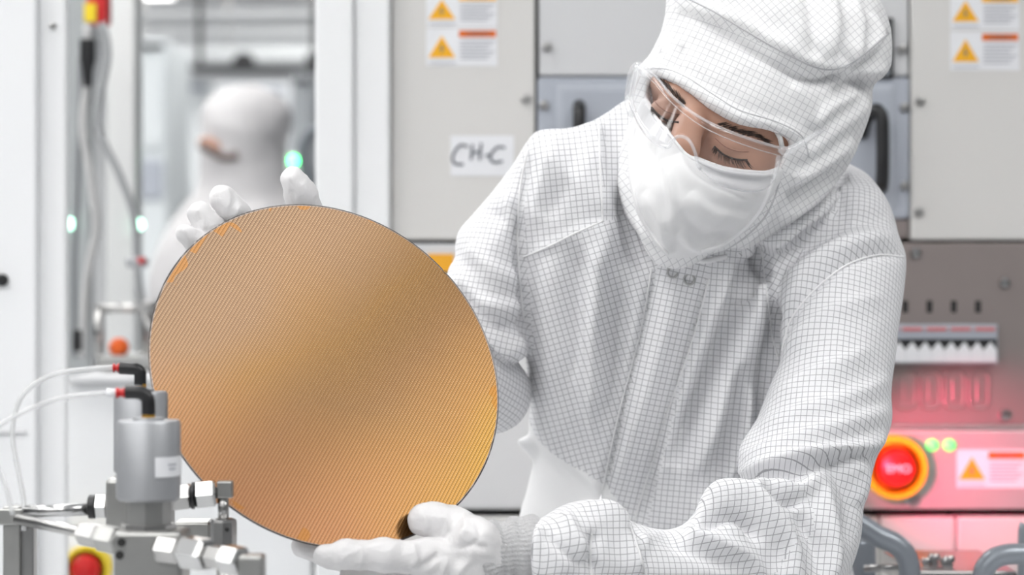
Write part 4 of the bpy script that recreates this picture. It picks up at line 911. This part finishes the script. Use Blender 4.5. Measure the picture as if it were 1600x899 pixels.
V = displace(V, Q, [(f[0], f[1]*1.55, *[w*.9 for w in f[2:]]) for f in cov_folds], .6, 24, 2)
fc = V[Q].mean(1); vals = np.stack([p(fc) for p in prims], 1); reg = vals.argmin(1); px_, py_ = proj(fc)
uv = planar_uv(V, Q, 0)
ang = np.zeros(len(Q)); T_ = (reg == 0)
ang[T_ & (px_ < 945) & (py_ < 400-.42*(px_-818))] = 6                            # left yoke
m_ = T_ & (py_ >= 400-.42*(px_-818)) & (px_ < 1030-.22*(py_-400)); ang[m_] = 17
m_ = T_ & (px_ >= 1030-.22*(py_-400)) & (px_ < 1105-.24*(py_-430)); ang[m_] = -12   # placket
m_ = T_ & (px_ >= 1105-.24*(py_-430)); ang[m_] = -4
ang[T_ & (px_ > 1190) & (py_ < 470) & (px_ > 1190+.1*(py_-390))] = -30              # right yoke
ang = np.round(ang)
uvp = planar_uv(V, Q, np.where(m_ & False, 0, ang)); uv[T_] = uvp[T_]
uvb = planar_uv(V, Q, 10); uv[reg == 5] = uvb[reg == 5]
for k, (a, b, rad) in {1: (W(1310, 380, 2.24), W(1270, 860, 2.07), .062), 2: (W(1300, 870, 2.07), W(830, 865, 1.935), .05), 3: (W(830, 260, 2.27), W(765, 560, 2.24), .056), 4: (W(766, 615, 2.255), W(545, 487, 2.115), .04)}.items():
    u2 = axis_uv(V, Q, a, b, rad); uv[reg == k] = u2[reg == k]
sk = (reg == 5) & (py_ > 640) & (px_ < 1000)
cov = mesh_obj('coverall', V, Q, M_SUIT, person, True, uv, 'white coverall woven with a fine grey grid'); cv = bvh_of(V, Q)
cov.data.materials.append(M_HEM); cov.data.polygons.foreach_set('material_index', sk.astype(np.int32))
for pts in ([(818, 402), (860, 384), (900, 364), (942, 346)], [(826, 232), (812, 300), (809, 390), (818, 500)], [(936, 196), (938, 270), (942, 346)], [(1412, 402), (1370, 399), (1320, 416), (1270, 456), (1236, 500), (1222, 548)], [(1191, 392), (1196, 440), (1206, 520), (1216, 560)], [(1018, 420), (1000, 520), (966, 650), (938, 782)], [(1108, 435), (1080, 540), (1038, 660), (992, 812)], [(985, 822), (995, 852), (1010, 900)], [(924, 835), (922, 870), (926, 905)]):
    seam('seam', cv, pts, .0010, M_HEM, cov, 10)
for x, y in ((1051, 426), (1077, 437)):
    h = drape(cv, [(x, y), (x, y+.5)], 1, 0)
    if h:
        bm = bmesh.new(); P = [h[0]+Vector((.0045*math.cos(a), -.001, .0045*math.sin(a))) for a in np.linspace(0, 2*math.pi, 25)]; tube_mesh(bm, P, .0011, 6, False)
        bm_obj('snap_button', bm, mat('snap_metal', (.5, .5, .5), .3, .8), cov, True)
seam('neck_band', cv, [(1045, 408), (1070, 402), (1100, 408), (1135, 401)], .0025, M_HEM, cov, 8)

# trousers and boots (below the frame)
def leg_sdf(P):
    hip = ellip(W(1060, 1100, 2.31), (.19, .15, .14))(P)
    x0 = W(1000, 0, 2.3)[0]; x1 = W(1130, 0, 2.3)[0]
    l1 = chain([(x0, 2.32, .80), (x0-.01, 2.30, .48), (x0-.02, 2.36, .10)], [.105, .085, .07]); l2 = chain([(x1, 2.32, .80), (x1+.01, 2.30, .48), (x1+.02, 2.36, .10)], [.105, .085, .07])
    return smin(smin(hip, l1(P), .04), l2(P), .03)
V, Q = surface(leg_sdf, (-.1, 2.05, .04), (.5, 2.55, 1.0), .014); V = smooth_mesh(V, Q, 2); V = displace(V, Q, [], 5, 22)
mesh_obj('trousers', V, Q, M_SUIT, person, True, planar_uv(V, Q, 0))
for xx in (W(1000, 0, 2.3)[0]-.02, W(1130, 0, 2.3)[0]+.02):
    f_ = (lambda xx: (lambda P: np.maximum(smin(cone((xx, 2.37, .12), (xx, 2.36, .05), .06, .05)(P), cone((xx, 2.36, .04), (xx, 2.18, .03), .048, .04)(P), .03), -P[:, 2]+.001)))(xx)
    V, Q = surface(f_, (xx-.1, 2.1, -.03), (xx+.1, 2.5, .22), .009); mesh_obj('boot', smooth_mesh(V, Q, 1), Q, M_HEM, person, True)

# ---- gloved hands
def glove(name, f, lo, hi, h, folds, label):
    V, Q = surface(f, lo, hi, h); V = smooth_mesh(V, Q, 2); V = displace(V, Q, [(f[0], f[1]*1.8, *f[2:]) for f in folds], 1.3, 100, 1)
    return mesh_obj(name, V, Q, M_GLOVE, person, True, label=label), V, Q
def union(fs, k):
    def f(P):
        d = fs[0](P)
        for g in fs[1:]: d = smin(d, g(P), k)
        return d
    return f
wd = wafer_depth
# lower hand: thumb in front of the wafer, fingers under and behind its edge
thumb = chain([W(661, 812, wd(661, 812)-.0150), W(682, 816, wd(682, 816)-.0163), W(712, 824, wd(712, 824)-.0185), W(744, 846, 1.905), W(766, 866, 1.918)], [.0118, .0128, .0135, .0165, .018])
index = chain([W(508, 869, 1.876), W(540, 868, 1.876), W(600, 868, 1.885), W(665, 872, 1.90), W(735, 878, 1.915)], [.0078, .0100, .0112, .0130, .019])
middle = chain([W(474, 853, 1.912), W(520, 866, 1.915), W(600, 884, 1.922), W(680, 892, 1.925), W(745, 885, 1.925)], [.0088, .0105, .0115, .0125, .018])
ring = chain([W(548, 906, 1.908), W(610, 908, 1.918), W(690, 908, 1.93), W(750, 895, 1.935)], [.0088, .0105, .0115, .017])
pinky = chain([W(610, 930, 1.912), W(680, 930, 1.93), W(755, 905, 1.94)], [.008, .0095, .015])
palm = chain([W(730, 884, 1.922), W(765, 870, 1.925), W(812, 862, 1.93)], [.0262, .0215, .0165])
fing = union([index, middle, ring, pinky], .0025)
hand1 = lambda P: smin(smin(fing(P), palm(P), .008), thumb(P), .006)
glove('glove', hand1, (W(440, 0, 1.92)[0], 1.84, W(0, 960, 1.92)[2]), (W(850, 0, 1.92)[0], 1.98, W(0, 770, 1.92)[2]), .0019,
      [([(690, 805), (700, 820), (694, 840)], 1.2, 4), ([(725, 805), (730, 825), (720, 845)], 1.5, 4, 7), ([(745, 815), (748, 840), (735, 850)], -1.5, 4), ([(655, 800), (668, 815), (660, 835)], .9, 4), ([(560, 852), (566, 870), (560, 886)], 1, 4), ([(640, 850), (650, 870), (640, 890)], 1.2, 5), ([(690, 862), (660, 885), (620, 895)], -1.8, 5), ([(715, 858), (740, 852), (762, 858)], -2, 5), ([(700, 870), (690, 895), (680, 915)], 1.5, 6), ([(740, 870), (720, 890), (712, 910)], 1.5, 6)],
      'white latex glove with thumb on the wafer face')
# upper hand, behind the wafer with the fingertips over its upper edge
pk = chain([W(289, 366, wd(300, 372)+.012), W(315, 385, wd(315, 385)+.017), W(372, 425, 2.02)], [.0070, .0085, .011])
rg = chain([W(311, 334, wd(320, 345)+.014), W(328, 356, wd(328, 356)+.017), W(390, 410, 2.03)], [.0092, .0100, .012])
md_ = chain([W(348, 310, wd(350, 330)+.015), W(366, 332, wd(366, 335)+.017), W(420, 395, 2.035)], [.0105, .0108, .0125])
ix_ = chain([W(458, 281, wd(458, 318)+.015), W(470, 305, wd(470, 318)+.018), W(500, 390, 2.05)], [.0098, .0122, .0135])
th_ = chain([W(500, 455, wd(500, 455)+.020), W(535, 458, 2.045), W(545, 475, 2.07)], [.0105, .012, .016])
pm_ = chain([W(400, 425, 2.045), W(455, 425, 2.06), W(500, 445, 2.07), W(555, 490, 2.11)], [.018, .026, .028, .027])
hand2 = lambda P: smin(smin(union([pk, rg, md_, ix_], .002)(P), pm_(P), .010), th_(P), .006)
glove('glove', hand2, (W(260, 0, 1.95)[0], 1.93, W(0, 530, 2.05)[2]), (W(610, 0, 2.05)[0], 2.16, W(0, 245, 2.05)[2]), .0021,
      [([(352, 292), (358, 312), (352, 335)], 1.0, 4), ([(306, 322), (318, 340), (318, 360)], .9, 4), ([(452, 270), (462, 288), (470, 308)], 1.0, 4), ([(375, 318), (370, 332), (360, 342)], 1, 3), ([(282, 355), (292, 368), (304, 376)], .8, 3), ([(470, 285), (478, 298), (486, 310)], .9, 3)],
      'white latex glove reaching behind the wafer, fingertips over its edge')
# knitted cuffs
def cuff(name, pts, rad, rib, seed):
    P = cr(pts, 6); R = np.interp(np.linspace(0, 1, len(P)), np.linspace(0, 1, len(rad)), rad); n = 180; V = []; Fc = []
    for i in range(len(P)):
        t = P[min(i+1, len(P)-1)]-P[max(i-1, 0)]; t /= np.linalg.norm(t); e1 = np.cross(t, [0, 1, 0.]); e1 /= np.linalg.norm(e1); e2 = np.cross(t, e1)
        for j in range(n):
            a = 2*math.pi*j/n; rr = R[i]*(1+.016*math.cos(45*a))+.0012*math.sin(i*.75+1.5*math.sin(2*a+seed)); V.append(P[i]+rr*(math.cos(a)*e1+math.sin(a)*e2*1.02))
    for i in range(len(P)-1):
        for j in range(n): Fc.append((i*n+j, i*n+(j+1) % n, (i+1)*n+(j+1) % n, (i+1)*n+j))
    o = mesh_obj(name, V, Fc, M_KNIT, person, True, label='grey ribbed knit cuff'); md = o.modifiers.new('thick', 'SOLIDIFY'); md.thickness = .0015; return o
cuff('knit_cuff', [W(748, 874, 1.925), W(766, 869, 1.926), W(782, 866, 1.928), W(800, 864, 1.93), W(818, 863, 1.932), W(842, 862, 1.935)], [.0300, .0285, .0262, .0272, .0290, .0280], 30, 0)
cuff('knit_cuff', [W(575, 502, 2.125), W(550, 488, 2.115), W(525, 470, 2.10)], [.031, .030, .031], 30, 1)
